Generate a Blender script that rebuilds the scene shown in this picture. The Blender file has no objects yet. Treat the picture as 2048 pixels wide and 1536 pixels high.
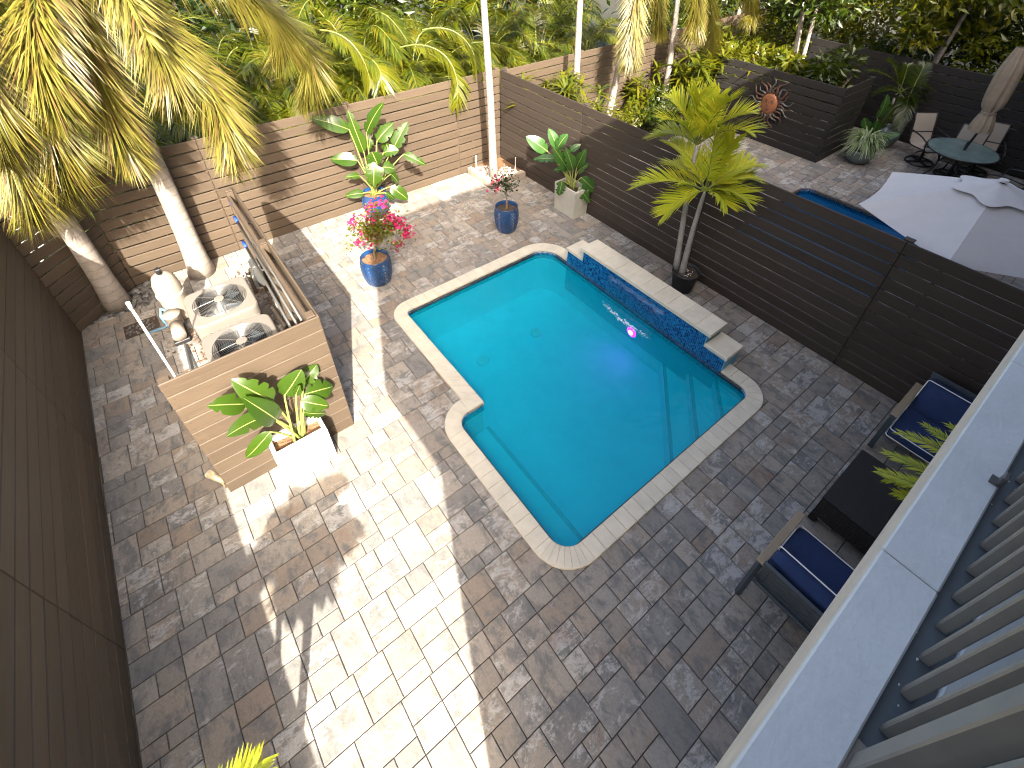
import bpy, bmesh, math, random
from mathutils import Vector, Matrix
V = Vector
sc = bpy.context.scene
RN = random.Random(11)
rad = math.radians

# ------------------------------------------------------------------ camera
CAM = V((8.519, -6.241, 5.25)); FPX = 1004.5; PCX, PCY = 1024.0, 539.2
_y, _p, _r = rad(142.31), rad(38.70), rad(.27)
DV = V((math.cos(_y)*math.cos(_p), math.sin(_y)*math.cos(_p), -math.sin(_p)))
RV = DV.cross(V((0, 0, 1))).normalized(); UV_ = RV.cross(DV)
RV, UV_ = RV*math.cos(_r)+UV_*math.sin(_r), UV_*math.cos(_r)-RV*math.sin(_r)
cd = bpy.data.cameras.new('camera'); cam = bpy.data.objects.new('camera', cd)
sc.collection.objects.link(cam); sc.camera = cam
cd.sensor_width = 36; cd.lens = FPX/2048*36; cd.shift_y = -228.8/2048
cd.clip_start = .05; cd.clip_end = 600
cam.matrix_world = Matrix(((RV.x, UV_.x, -DV.x, CAM.x), (RV.y, UV_.y, -DV.y, CAM.y),
                           (RV.z, UV_.z, -DV.z, CAM.z), (0, 0, 0, 1)))
# ------------------------------------------------------------------ light
SUN = V((-1.25, .52, -1.0))                       # way the light travels
w = bpy.data.worlds.new('World'); sc.world = w; w.use_nodes = True
nt = w.node_tree; bg = nt.nodes['Background']
sk = nt.nodes.new('ShaderNodeTexSky'); sk.sky_type = 'NISHITA'; sk.sun_disc = False
sk.sun_elevation = math.atan2(1, math.hypot(SUN.x, SUN.y))
sk.sun_rotation = math.atan2(-SUN.x, -SUN.y)
sk.air_density = .8; sk.dust_density = 9.0; sk.ozone_density = .2
nt.links.new(sk.outputs[0], bg.inputs[0]); bg.inputs[1].default_value = .125
sl = bpy.data.lights.new('sun', 'SUN'); sl.energy = 4.4; sl.angle = rad(.55); sl.color = (1, .93, .82)
so = bpy.data.objects.new('sun', sl); sc.collection.objects.link(so)
so.rotation_euler = SUN.to_track_quat('-Z', 'Y').to_euler(); so.location = (14, -9, 16)
sc.view_settings.view_transform = 'Standard'; sc.view_settings.look = 'None'
sc.view_settings.exposure = 2.33; sc.view_settings.gamma = 1
cy = sc.cycles
cy.use_denoising = True; cy.max_bounces = 8; cy.transparent_max_bounces = 24
cy.diffuse_bounces = 4; cy.glossy_bounces = 3; cy.transmission_bounces = 6
cy.caustics_reflective = False; cy.caustics_refractive = False
cy.use_adaptive_sampling = True; cy.adaptive_threshold = .012; cy.filter_width = 1.1

# ------------------------------------------------------------------ photo pixel -> direction
def ray(x, y): return RV*((x-PCX)/FPX) - UV_*((y-PCY)/FPX) + DV
def at(x, y, z=0.0):
    q = ray(x, y); return CAM + q*((z-CAM.z)/q.z)
def atX(x, y, X):
    q = ray(x, y); return CAM + q*((X-CAM.x)/q.x)
def atY(x, y, Y):
    q = ray(x, y); return CAM + q*((Y-CAM.y)/q.y)
def atP(x, y, c, off=0.0):                        # on the upright plane through c that faces the yard's viewpoint
    n = V((c[0]-CAM.x, c[1]-CAM.y, 0)).normalized(); q = ray(x, y)
    return CAM + q*(((V((c[0], c[1], 0))-CAM).dot(n)+off)/q.dot(n))
def pix(P):
    v = V(P)-CAM; z = v.dot(DV)
    return (PCX+FPX*v.dot(RV)/z, PCY-FPX*v.dot(UV_)/z) if z > .05 else (-9999, -9999)

# ------------------------------------------------------------------ mesh helpers
class MB:
    def __init__(s): s.v = []; s.f = []; s.m = []; s.uv = None
    def add(s, vs, fs, mi=0):
        o = len(s.v); s.v += [tuple(p) for p in vs]
        s.f += [tuple(i+o for i in f) for f in fs]; s.m += [mi]*len(fs); return s
    def box(s, c, d, rz=0, mi=0, ch=0.0, M=None):
        hx, hy, hz = d[0]/2, d[1]/2, d[2]/2
        T = Matrix.Translation(V(c)) @ (M if M is not None else Matrix.Rotation(rz, 4, 'Z'))
        if ch <= 0:
            vs = [T @ V((x*hx, y*hy, z*hz)) for z in (-1, 1) for y in (-1, 1) for x in (-1, 1)]
            return s.add(vs, [(0, 2, 3, 1), (4, 5, 7, 6), (0, 1, 5, 4), (2, 6, 7, 3), (0, 4, 6, 2), (1, 3, 7, 5)], mi)
        ch = min(ch, hx*.9, hy*.9, hz*.9); idx = {}; vs = []
        for z in (-1, 1):
            for y in (-1, 1):
                for x in (-1, 1):
                    for a in range(3):
                        p = [x*(hx-ch), y*(hy-ch), z*(hz-ch)]; p[a] = (x*hx, y*hy, z*hz)[a]
                        idx[(x, y, z, a)] = len(vs); vs.append(T @ V(p))
        fs = []
        for a in range(3):
            b, c2 = (a+1) % 3, (a+2) % 3
            for sgn in (-1, 1):
                q = []
                for (i, j) in ((-1, -1), (1, -1), (1, 1), (-1, 1)):
                    k = [0, 0, 0]; k[a] = sgn; k[b] = i; k[c2] = j; q.append(idx[(*k, a)])
                fs.append(tuple(q if sgn > 0 else q[::-1]))
            for i in (-1, 1):
                for j in (-1, 1):
                    q = []
                    for (t, ax) in ((-1, b), (1, b), (1, c2), (-1, c2)):
                        k = [0, 0, 0]; k[a] = t; k[b] = i; k[c2] = j; q.append(idx[(*k, ax)])
                    fs.append(tuple(q if i*j < 0 else q[::-1]))
        for z in (-1, 1):
            for y in (-1, 1):
                for x in (-1, 1):
                    q = [idx[(x, y, z, a)] for a in range(3)]
                    fs.append(tuple(q if x*y*z > 0 else q[::-1]))
        return s.add(vs, fs, mi)
    def tube(s, pts, r, n=8, mi=0, cap=True):
        pts = [V(p) for p in pts]; k = len(pts)
        if not hasattr(r, '__len__'): r = [r]*k
        vs = []; up = None
        for i, p in enumerate(pts):
            t = (pts[min(i+1, k-1)]-pts[max(i-1, 0)])
            t = t.normalized() if t.length > 1e-9 else V((0, 0, 1))
            if up is None: up = V((0, 0, 1)) if abs(t.z) < .9 else V((1, 0, 0))
            a = t.cross(up)
            if a.length < 1e-5: a = t.orthogonal()
            a.normalize(); b = a.cross(t); up = b
            for j in range(n):
                g = 2*math.pi*j/n; vs.append(p+a*(math.cos(g)*r[i])+b*(math.sin(g)*r[i]))
        fs = [(i*n+j, i*n+(j+1) % n, (i+1)*n+(j+1) % n, (i+1)*n+j) for i in range(k-1) for j in range(n)]
        if cap: fs += [tuple(range(n))[::-1], tuple((k-1)*n+j for j in range(n))]
        return s.add(vs, fs, mi)
    def lathe(s, prof, n=24, c=(0, 0, 0), mi=0, cap=False, ell=1.0):
        vs = [(c[0]+r*math.cos(2*math.pi*j/n), c[1]+r*ell*math.sin(2*math.pi*j/n), c[2]+z) for r, z in prof for j in range(n)]
        fs = [(i*n+j, i*n+(j+1) % n, (i+1)*n+(j+1) % n, (i+1)*n+j) for i in range(len(prof)-1) for j in range(n)]
        if cap: fs += [tuple(range(n))[::-1], tuple((len(prof)-1)*n+j for j in range(n))]
        return s.add(vs, fs, mi)
    def ring(s, c, R, r, n=40, k=4, mi=0):
        return s.tube([(c[0]+R*math.cos(2*math.pi*i/n), c[1]+R*math.sin(2*math.pi*i/n), c[2]) for i in range(n+1)], r, k, mi, False)
    def slab(s, q, z0, z1, ch=.006, mi=0):        # prism over a convex outline, top edges chamfered
        n = len(q); cx = sum(p[0] for p in q)/n; cyy = sum(p[1] for p in q)/n
        def ins(p):
            d = V((cx-p[0], cyy-p[1])); L = d.length
            return (p[0]+d.x/L*ch*1.4, p[1]+d.y/L*ch*1.4, z1)
        vs = [(p[0], p[1], z0) for p in q]+[(p[0], p[1], z1-ch) for p in q]+[ins(p) for p in q]
        fs = [tuple(range(2*n, 3*n))]
        for a in (0, n):
            fs += [(a+i, a+(i+1) % n, a+n+(i+1) % n, a+n+i) for i in range(n)]
        return s.add(vs, fs, mi)
    def blob(s, c, d, rz=0, seed=0, mi=0, sub=1):
        bm = bmesh.new(); bmesh.ops.create_icosphere(bm, subdivisions=sub, radius=1)
        rr = random.Random(seed); M = Matrix.Translation(V(c)) @ Matrix.Rotation(rz, 4, 'Z')
        vs = []
        for q in bm.verts:
            k = 1+rr.uniform(-.08, .08); vs.append(M @ V((q.co.x*d[0]*k, q.co.y*d[1]*k, q.co.z*d[2]*k)))
        fs = [tuple(x.index for x in f.verts) for f in bm.faces]; bm.free()
        return s.add(vs, fs, mi)
    def mesh(s, name, mats, smooth=False):
        me = bpy.data.meshes.new(name); me.from_pydata(s.v, [], s.f)
        for m in (mats if isinstance(mats, (list, tuple)) else [mats]): me.materials.append(m)
        if len(set(s.m)) > 1: me.polygons.foreach_set('material_index', s.m)
        if smooth: me.polygons.foreach_set('use_smooth', [True]*len(s.f))
        if s.uv:
            ul = me.uv_layers.new(name='UVMap'); fl = []
            for p in me.polygons:
                for vi in p.vertices: fl += s.uv[vi]
            ul.data.foreach_set('uv', fl)
        me.update(); return me

def link(o, parent=None):
    sc.collection.objects.link(o)
    if parent is not None: o.parent = parent
    return o
def part(name, mb, mats, parent=None, smooth=False, stuff=False, loc=None):
    me = mb.mesh(name, mats, smooth) if isinstance(mb, MB) else mb
    o = bpy.data.objects.new(name, me); link(o, parent)
    if stuff: o['kind'] = 'stuff'
    if loc is not None: o.location = loc
    return o
def tag(o, label, cat, group=None):
    o['label'] = label; o['category'] = cat
    if group: o['group'] = group
    return o
def thing(name, label, cat, loc=(0, 0, 0), rz=0, group=None):
    o = bpy.data.objects.new(name, None); link(o); o.empty_display_size = .1
    o.location = loc; o.rotation_euler = (0, 0, rz); return tag(o, label, cat, group)
def struct(o): o['kind'] = 'structure'; return o
def dup(o, loc=None, rz=None, label=None, parent=None, scale=None):
    c = o.copy(); link(c, parent)
    if loc is not None: c.location = loc
    if rz is not None: c.rotation_euler = (0, 0, rz)
    if scale is not None: c.scale = (scale,)*3
    if label: c['label'] = label
    for ch in list(o.children): dup(ch, parent=c)
    return c
def bez(a, b, c, n=9):
    a, b, c = V(a), V(b), V(c)
    return [a*((1-t)**2)+b*(2*t*(1-t))+c*(t*t) for t in [i/(n-1) for i in range(n)]]

# ------------------------------------------------------------------ materials
def N(nt, t, **k):
    n = nt.nodes.new(t)
    for a, b in k.items(): setattr(n, a, b)
    return n
def newmat(name):
    m = bpy.data.materials.new(name); m.use_nodes = True; nt = m.node_tree
    return m, nt, nt.nodes['Principled BSDF']
def ramp(nt, stops, fac=None, interp='LINEAR'):
    r = N(nt, 'ShaderNodeValToRGB'); r.color_ramp.interpolation = interp; e = r.color_ramp.elements
    while len(e) < len(stops): e.new(.5)
    for x, (p, c) in zip(e, stops): x.position = p; x.color = (*c, 1) if len(c) == 3 else c
    if fac is not None: nt.links.new(fac, r.inputs[0])
    return r
def mixc(nt, f, a, b, mode='MIX'):
    m = N(nt, 'ShaderNodeMix', data_type='RGBA', blend_type=mode)
    for s, x in ((0, f), (6, a), (7, b)):
        if hasattr(x, 'links'): nt.links.new(x, m.inputs[s])
        else: m.inputs[s].default_value = x if s == 0 else (*x[:3], 1)
    return m.outputs[2]
def islrand(nt):
    g = N(nt, 'ShaderNodeNewGeometry'); o = N(nt, 'ShaderNodeObjectInfo')
    a = N(nt, 'ShaderNodeMath', operation='ADD'); nt.links.new(g.outputs['Random Per Island'], a.inputs[0]); nt.links.new(o.outputs['Random'], a.inputs[1])
    f = N(nt, 'ShaderNodeMath', operation='FRACT'); nt.links.new(a.outputs[0], f.inputs[0]); return f.outputs[0]
def plain(name, col, rough=.6, var=.12, scale=6, bump=.0, bscale=40, metal=0, spec=.5, stretch=None, orand=0, coat=0):
    m, nt, b = newmat(name); tc = N(nt, 'ShaderNodeTexCoord'); src = tc.outputs['Object']
    if stretch:
        mp = N(nt, 'ShaderNodeMapping'); mp.inputs[3].default_value = stretch; nt.links.new(src, mp.inputs[0]); src = mp.outputs[0]
    nz = N(nt, 'ShaderNodeTexNoise'); nz.inputs['Scale'].default_value = scale; nz.inputs['Detail'].default_value = 6; nz.inputs['Roughness'].default_value = .65
    nt.links.new(src, nz.inputs['Vector'])
    r = ramp(nt, [(.3, tuple(c*(1-var) for c in col)), (.7, tuple(min(1, c*(1+var)) for c in col))], nz.outputs['Fac'])
    out = r.outputs[0]
    if orand:
        k = N(nt, 'ShaderNodeMapRange'); k.inputs[3].default_value = 1-orand; k.inputs[4].default_value = 1+orand
        nt.links.new(islrand(nt), k.inputs[0]); out = mixc(nt, 1.0, out, k.outputs[0], 'MULTIPLY')
    nt.links.new(out, b.inputs['Base Color'])
    b.inputs['Roughness'].default_value = rough; b.inputs['Metallic'].default_value = metal; b.inputs['Specular IOR Level'].default_value = spec
    b.inputs['Coat Weight'].default_value = coat
    if bump:
        n2 = N(nt, 'ShaderNodeTexNoise'); n2.inputs['Scale'].default_value = bscale; n2.inputs['Detail'].default_value = 5; nt.links.new(src, n2.inputs['Vector'])
        bp = N(nt, 'ShaderNodeBump'); bp.inputs['Strength'].default_value = bump; bp.inputs['Distance'].default_value = .01
        nt.links.new(n2.outputs['Fac'], bp.inputs['Height']); nt.links.new(bp.outputs[0], b.inputs['Normal'])
    return m
def leafmat(name, cols, trans=.35, rough=.38, tcol=None):
    m, nt, b = newmat(name)
    r = ramp(nt, [(i/(len(cols)-1), c) for i, c in enumerate(cols)], islrand(nt))
    nt.links.new(r.outputs[0], b.inputs['Base Color']); b.inputs['Roughness'].default_value = rough; b.inputs['Specular IOR Level'].default_value = .45
    t = N(nt, 'ShaderNodeBsdfTranslucent')
    nt.links.new(mixc(nt, .14, r.outputs[0], tcol or (.30, .36, .02), 'ADD'), t.inputs[0])
    mx = N(nt, 'ShaderNodeMixShader'); mx.inputs[0].default_value = trans
    nt.links.new(b.outputs[0], mx.inputs[1]); nt.links.new(t.outputs[0], mx.inputs[2])
    nt.links.new(mx.outputs[0], nt.nodes['Material Output'].inputs[0]); return m

def paver_mat():
    m, nt, b = newmat('paver'); tc = N(nt, 'ShaderNodeTexCoord'); r1 = islrand(nt)
    ge = N(nt, 'ShaderNodeNewGeometry')
    sh = N(nt, 'ShaderNodeVectorMath', operation='SCALE'); sh.inputs[0].default_value = (37, 53, 71); nt.links.new(r1, sh.inputs['Scale'])
    ad = N(nt, 'ShaderNodeVectorMath', operation='ADD'); nt.links.new(ge.outputs['Position'], ad.inputs[0]); nt.links.new(sh.outputs[0], ad.inputs[1])
    def noise(sc_, det, rgh=.6, st=(1, 1, 1), dist=0):
        mp = N(nt, 'ShaderNodeMapping'); mp.inputs[3].default_value = st; nt.links.new(ad.outputs[0], mp.inputs[0])
        z = N(nt, 'ShaderNodeTexNoise'); z.inputs['Scale'].default_value = sc_; z.inputs['Detail'].default_value = det
        z.inputs['Roughness'].default_value = rgh; z.inputs['Distortion'].default_value = dist
        nt.links.new(mp.outputs[0], z.inputs['Vector']); return z.outputs['Fac']
    base = ramp(nt, [(0, (.23, .19, .15)), (.16, (.29, .246, .195)), (.34, (.235, .21, .176)), (.5, (.32, .284, .236)), (.66, (.175, .166, .152)), (.82, (.265, .245, .214)), (1, (.25, .20, .152))], r1)
    big = noise(4.6, 9, .72, (1, 1.6, 1), .4)
    c1 = mixc(nt, ramp(nt, [(.48, (0, 0, 0)), (.60, (.8, .8, .8))], big).outputs[0], base.outputs[0], (.125, .126, .124))
    pale = noise(6.0, 12, .84, (1.7, 1, 1), .4)
    thr = N(nt, 'ShaderNodeMapRange'); thr.inputs[3].default_value = -.12; thr.inputs[4].default_value = .085; 
    fr = N(nt, 'ShaderNodeMath', operation='MULTIPLY'); fr.inputs[1].default_value = 7.31; nt.links.new(r1, fr.inputs[0])
    f2 = N(nt, 'ShaderNodeMath', operation='FRACT'); nt.links.new(fr.outputs[0], f2.inputs[0]); nt.links.new(f2.outputs[0], thr.inputs[0])
    sm = N(nt, 'ShaderNodeMath', operation='ADD'); nt.links.new(pale, sm.inputs[0]); nt.links.new(thr.outputs[0], sm.inputs[1])
    c2 = mixc(nt, ramp(nt, [(.545, (0, 0, 0)), (.60, (.62, .62, .62))], sm.outputs[0]).outputs[0], c1, (.46, .45, .42))
    fine = noise(45, 6, .7)
    c3 = mixc(nt, .35, c2, ramp(nt, [(.3, (.45, .45, .45)), (.7, (1.3, 1.28, 1.25))], fine).outputs[0], 'MULTIPLY')
    rust = noise(2.0, 4, .6)
    c4 = mixc(nt, ramp(nt, [(.60, (0, 0, 0)), (.72, (.5, .5, .5))], rust).outputs[0], c3, (.20, .12, .075))
    nt.links.new(c4, b.inputs['Base Color']); b.inputs['Roughness'].default_value = .75; b.inputs['Specular IOR Level'].default_value = .3
    bp = N(nt, 'ShaderNodeBump'); bp.inputs['Strength'].default_value = .55; bp.inputs['Distance'].default_value = .006
    rel = noise(9, 8, .7, (1.6, 1, 1), .8); nt.links.new(rel, bp.inputs['Height']); nt.links.new(bp.outputs[0], b.inputs['Normal'])
    return m

def fence_mat(name, col):
    m, nt, b = newmat(name); tc = N(nt, 'ShaderNodeTexCoord'); r1 = islrand(nt)
    sh = N(nt, 'ShaderNodeVectorMath', operation='SCALE'); sh.inputs[0].default_value = (13, 7, 29); nt.links.new(r1, sh.inputs['Scale'])
    ad = N(nt, 'ShaderNodeVectorMath', operation='ADD'); nt.links.new(tc.outputs['Object'], ad.inputs[0]); nt.links.new(sh.outputs[0], ad.inputs[1])
    mp = N(nt, 'ShaderNodeMapping'); mp.inputs[3].default_value = (1.2, 18, 26); nt.links.new(ad.outputs[0], mp.inputs[0])
    z = N(nt, 'ShaderNodeTexNoise'); z.inputs['Scale'].default_value = 2.5; z.inputs['Detail'].default_value = 7; nt.links.new(mp.outputs[0], z.inputs['Vector'])
    z2 = N(nt, 'ShaderNodeTexNoise'); z2.inputs['Scale'].default_value = 1.6; z2.inputs['Detail'].default_value = 8; z2.inputs['Roughness'].default_value = .7; nt.links.new(ad.outputs[0], z2.inputs['Vector'])
    k = N(nt, 'ShaderNodeMapRange'); k.inputs[3].default_value = .88; k.inputs[4].default_value = 1.12; nt.links.new(r1, k.inputs[0])
    c = ramp(nt, [(.3, tuple(x*.86 for x in col)), (.7, tuple(x*1.12 for x in col))], z.outputs['Fac']).outputs[0]
    c = mixc(nt, 1.0, c, k.outputs[0], 'MULTIPLY')
    c = mixc(nt, ramp(nt, [(.62, (0, 0, 0)), (.74, (.35, .35, .35))], z2.outputs['Fac']).outputs[0], c, tuple(x*1.7 for x in col))
    nt.links.new(c, b.inputs['Base Color']); b.inputs['Roughness'].default_value = .62; b.inputs['Specular IOR Level'].default_value = .3
    bp = N(nt, 'ShaderNodeBump'); bp.inputs['Strength'].default_value = .25; bp.inputs['Distance'].default_value = .004
    nt.links.new(z.outputs['Fac'], bp.inputs['Height']); nt.links.new(bp.outputs[0], b.inputs['Normal']); return m

def water_mat(name, tint, scat, bump=.10, scale=3.5):
    m, nt, b = newmat(name); nt.nodes.remove(b)
    ge = N(nt, 'ShaderNodeNewGeometry')
    z = N(nt, 'ShaderNodeTexNoise'); z.inputs['Scale'].default_value = scale; z.inputs['Detail'].default_value = 3; z.inputs['Distortion'].default_value = 1.2
    nt.links.new(ge.outputs['Position'], z.inputs['Vector'])
    z2 = N(nt, 'ShaderNodeTexNoise'); z2.inputs['Scale'].default_value = scale*4.5; z2.inputs['Detail'].default_value = 3
    nt.links.new(ge.outputs['Position'], z2.inputs['Vector'])
    s = N(nt, 'ShaderNodeMath', operation='MULTIPLY_ADD'); s.inputs[1].default_value = .25; nt.links.new(z2.outputs['Fac'], s.inputs[0]); nt.links.new(z.outputs['Fac'], s.inputs[2])
    bp = N(nt, 'ShaderNodeBump'); bp.inputs['Strength'].default_value = bump*5; bp.inputs['Distance'].default_value = .05
    nt.links.new(s.outputs[0], bp.inputs['Height'])
    t = N(nt, 'ShaderNodeBsdfTransparent'); t.inputs[0].default_value = (*tint, 1)
    g = N(nt, 'ShaderNodeBsdfGlossy'); g.inputs['Roughness'].default_value = .03; nt.links.new(bp.outputs[0], g.inputs['Normal'])
    df = N(nt, 'ShaderNodeBsdfDiffuse'); df.inputs[0].default_value = (*scat, 1)
    m0 = N(nt, 'ShaderNodeMixShader'); m0.inputs[0].default_value = .38; nt.links.new(t.outputs[0], m0.inputs[1]); nt.links.new(df.outputs[0], m0.inputs[2]); t = m0
    f = N(nt, 'ShaderNodeFresnel'); f.inputs[0].default_value = 1.33; nt.links.new(bp.outputs[0], f.inputs['Normal'])
    mx = N(nt, 'ShaderNodeMixShader'); nt.links.new(f.outputs[0], mx.inputs[0]); nt.links.new(t.outputs[0], mx.inputs[1]); nt.links.new(g.outputs[0], mx.inputs[2])
    nt.links.new(mx.outputs[0], nt.nodes['Material Output'].inputs[0]); return m

def tile_mat(name, cols, rough=.15):
    m, nt, b = newmat(name); r = ramp(nt, [(i/len(cols), c) for i, c in enumerate(cols)], islrand(nt), 'CONSTANT')
    nt.links.new(r.outputs[0], b.inputs['Base Color']); b.inputs['Roughness'].default_value = rough; return m
def weave_mat():
    m, nt, b = newmat('wicker'); tc = N(nt, 'ShaderNodeTexCoord')
    wv = []
    for d, ph in (('X', 0), ('Y', 1.5)):
        z = N(nt, 'ShaderNodeTexWave', bands_direction=d); z.inputs['Scale'].default_value = 22; z.inputs['Distortion'].default_value = .6; z.inputs['Phase Offset'].default_value = ph
        nt.links.new(tc.outputs['Object'], z.inputs['Vector']); wv.append(z.outputs['Fac'])
    mu = N(nt, 'ShaderNodeMath', operation='MULTIPLY'); nt.links.new(wv[0], mu.inputs[0]); nt.links.new(wv[1], mu.inputs[1])
    nt.links.new(ramp(nt, [(.05, (.006, .005, .005)), (.8, (.045, .036, .031))], mu.outputs[0]).outputs[0], b.inputs['Base Color'])
    bp = N(nt, 'ShaderNodeBump'); bp.inputs['Strength'].default_value = .8; bp.inputs['Distance'].default_value = .01
    nt.links.new(mu.outputs[0], bp.inputs['Height']); nt.links.new(bp.outputs[0], b.inputs['Normal']); b.inputs['Roughness'].default_value = .5
    return m
def trunk_mat(name, c1, c2, rings=14):
    m, nt, b = newmat(name); tc = N(nt, 'ShaderNodeTexCoord'); sx = N(nt, 'ShaderNodeSeparateXYZ'); nt.links.new(tc.outputs['Object'], sx.inputs[0])
    z = N(nt, 'ShaderNodeTexNoise'); z.inputs['Scale'].default_value = 5; z.inputs['Detail'].default_value = 8; z.inputs['Roughness'].default_value = .7; nt.links.new(tc.outputs['Object'], z.inputs['Vector'])
    a = N(nt, 'ShaderNodeMath', operation='MULTIPLY_ADD'); a.inputs[1].default_value = rings; nt.links.new(sx.outputs[2], a.inputs[0])
    n3 = N(nt, 'ShaderNodeMath', operation='MULTIPLY'); n3.inputs[1].default_value = 1.2; nt.links.new(z.outputs['Fac'], n3.inputs[0]); nt.links.new(n3.outputs[0], a.inputs[2])
    f = N(nt, 'ShaderNodeMath', operation='FRACT'); nt.links.new(a.outputs[0], f.inputs[0])
    c = ramp(nt, [(.3, c1), (.7, c2)], z.outputs['Fac']).outputs[0]
    c = mixc(nt, ramp(nt, [(0, (.55, .55, .55)), (.12, (0, 0, 0)), (.9, (0, 0, 0)), (1, (.55, .55, .55))], f.outputs[0]).outputs[0], c, tuple(x*.55 for x in c1))
    nt.links.new(c, b.inputs['Base Color']); b.inputs['Roughness'].default_value = .85
    bp = N(nt, 'ShaderNodeBump'); bp.inputs['Strength'].default_value = .4; bp.inputs['Distance'].default_value = .02
    nt.links.new(z.outputs['Fac'], bp.inputs['Height']); nt.links.new(bp.outputs[0], b.inputs['Normal']); return m
def emis(name, col, st):
    m, nt, b = newmat(name); b.inputs['Base Color'].default_value = (*col, 1)
    b.inputs['Emission Color'].default_value = (*col, 1); b.inputs['Emission Strength'].default_value = st; return m

M_PAV = paver_mat()
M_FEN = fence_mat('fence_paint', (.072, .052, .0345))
M_FENR = fence_mat('shaded_fence_paint', (.043, .0325, .025))  # same paint as M_FEN, with the middle fence's shade put into the colour
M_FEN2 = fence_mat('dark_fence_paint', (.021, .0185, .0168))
M_JOINT = plain('joint_sand', (.06, .052, .045), .95, .3, 30)
M_COP = plain('coping_stone', (.56, .51, .40), .7, .10, 5, .25, 60, orand=.04)
M_SOIL = plain('soil', (.05, .033, .022), .95, .45, 40, .8, 60)
M_BARK = plain('bark_mulch', (.16, .085, .04), .95, .5, 50, .9, 70)
M_GROUND = plain('earth', (.022, .022, .012), .95, .4, 3, .5, 20)
M_PLASTER = plain('pool_plaster', (.45, .84, .90), .6, .06, 3)
M_TRIM = plain('step_trim_tile', (.10, .34, .42), .4, .2, 40)
M_WATER = water_mat('water', (.12, .84, .95), (.002, .42, .53))
M_WATERN = water_mat('neighbour_water', (.03, .42, .68), (.002, .08, .20))
M_TILE = tile_mat('mosaic', [(.006, .05, .20), (.008, .10, .30), (.010, .14, .36), (.006, .07, .24), (.012, .18, .40), (.008, .12, .33), (.005, .025, .10), (.015, .15, .32)])
M_GROUT = plain('grout', (.16, .38, .52), .7, .1)
M_WHITE = plain('white_plastic', (.72, .71, .68), .45, .05)
M_ACB = plain('condenser_paint', (.15, .135, .115), .5, .06, 4)
M_BLACK = plain('black_metal', (.012, .012, .013), .45, .2)
M_STEEL = plain('wire_steel', (.12, .118, .11), .4, .1, metal=.5)
M_GREYM = plain('slate_metal', (.045, .058, .068), .45, .12)
M_WOOD = plain('weathered_teak', (.30, .225, .14), .6, .2, 4, .3, 30, stretch=(2, 20, 20))
M_NAVY = plain('navy_cloth', (.010, .026, .085), .85, .15, 9, .25, 500)
M_PIPE = plain('white_piping', (.75, .74, .70), .6, .03)
M_WICK = weave_mat()
M_BLUEPOT = plain('blue_glaze', (.009, .036, .105), .22, .35, 7, coat=.5)
M_CONC = plain('cast_concrete', (.36, .35, .30), .8, .12, 4, .2, 40)
M_WPOT = plain('white_stone', (.68, .66, .62), .65, .04)
M_BLKPOT = plain('black_pot', (.015, .016, .018), .5, .1)
M_TRUNK = trunk_mat('palm_bark', (.17, .145, .12), (.30, .265, .23), 7)
M_TRUNK2 = trunk_mat('ring_bark', (.20, .19, .17), (.34, .32, .29), 34)
M_STEM = plain('green_stem', (.13, .15, .03), .5, .2)
M_WOODY = plain('woody_stem', (.16, .12, .08), .85, .3, 14, .5)
L_FOX = leafmat('foxtail_leaf', [(0.0979, 0.0924, 0.0088), (0.1555, 0.1418, 0.0176), (0.2304, 0.1995, 0.0400), (0.0806, 0.0840, 0.0080), (0.1382, 0.1103, 0.0208), (.13, .075, .022)], .3, .42, (.22, .24, .02))
L_ARECA = leafmat('areca_leaf', [(0.0298, 0.0515, 0.0021), (0.0535, 0.0749, 0.0028), (0.0893, 0.0955, 0.0031), (0.0372, 0.0578, 0.0024), (0.1375, 0.1092, 0.0041)], .35, .3)
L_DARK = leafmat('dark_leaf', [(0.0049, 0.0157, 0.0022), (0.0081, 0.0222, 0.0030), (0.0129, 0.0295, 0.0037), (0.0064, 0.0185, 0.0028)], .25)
L_MID = leafmat('mid_leaf', [(0.0166, 0.0344, 0.0022), (0.0276, 0.0485, 0.0028), (0.0458, 0.0600, 0.0031), (0.0208, 0.0389, 0.0022)], .33, .33)
L_LIME = leafmat('lime_leaf', [(0.0577, 0.0811, 0.0034), (0.0976, 0.1081, 0.0043), (0.1375, 0.1283, 0.0061), (0.0445, 0.0675, 0.0034)], .38, .3)
L_ADO = leafmat('adonidia_leaf', [(0.3240, 0.4030, 0.0220), (0.4455, 0.4680, 0.0275), (0.5670, 0.5200, 0.0330), (0.3780, 0.4420, 0.0220)], .35, .4)
L_BOP = leafmat('paddle_leaf', [(0.0248, 0.0572, 0.0057), (0.0348, 0.0696, 0.0073), (0.0299, 0.0622, 0.0068)], .25, .22)
L_BOPD = leafmat('deep_paddle_leaf', [(0.0220, 0.0700, 0.0144), (0.0340, 0.0900, 0.0171), (0.0280, 0.0800, 0.0153)], .2, .25)
M_RIB = plain('pale_rib', (.21, .24, .06), .5, .1)
L_BRACT = leafmat('bract', [(.40, .006, .075), (.50, .012, .12), (.33, .004, .05), (.52, .04, .17)], .3, .6, (.4, .0, .08))
L_SPID = leafmat('striped_leaf', [(.10, .18, .05), (.36, .42, .24), (.14, .22, .07), (.42, .46, .30)], .3)
M_STUC = plain('stucco', (.60, .53, .44), .85, .10, 7, .4, 50)
M_LEDGE = plain('ledge_paint', (.60, .61, .58), .6, .13, 2.2, .2, 60)
M_RAIL = plain('rail_paint', (.23, .21, .175), .45, .10, 8)
M_DECK = plain('deck_membrane', (.10, .12, .13), .5, .12, 6)
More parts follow.
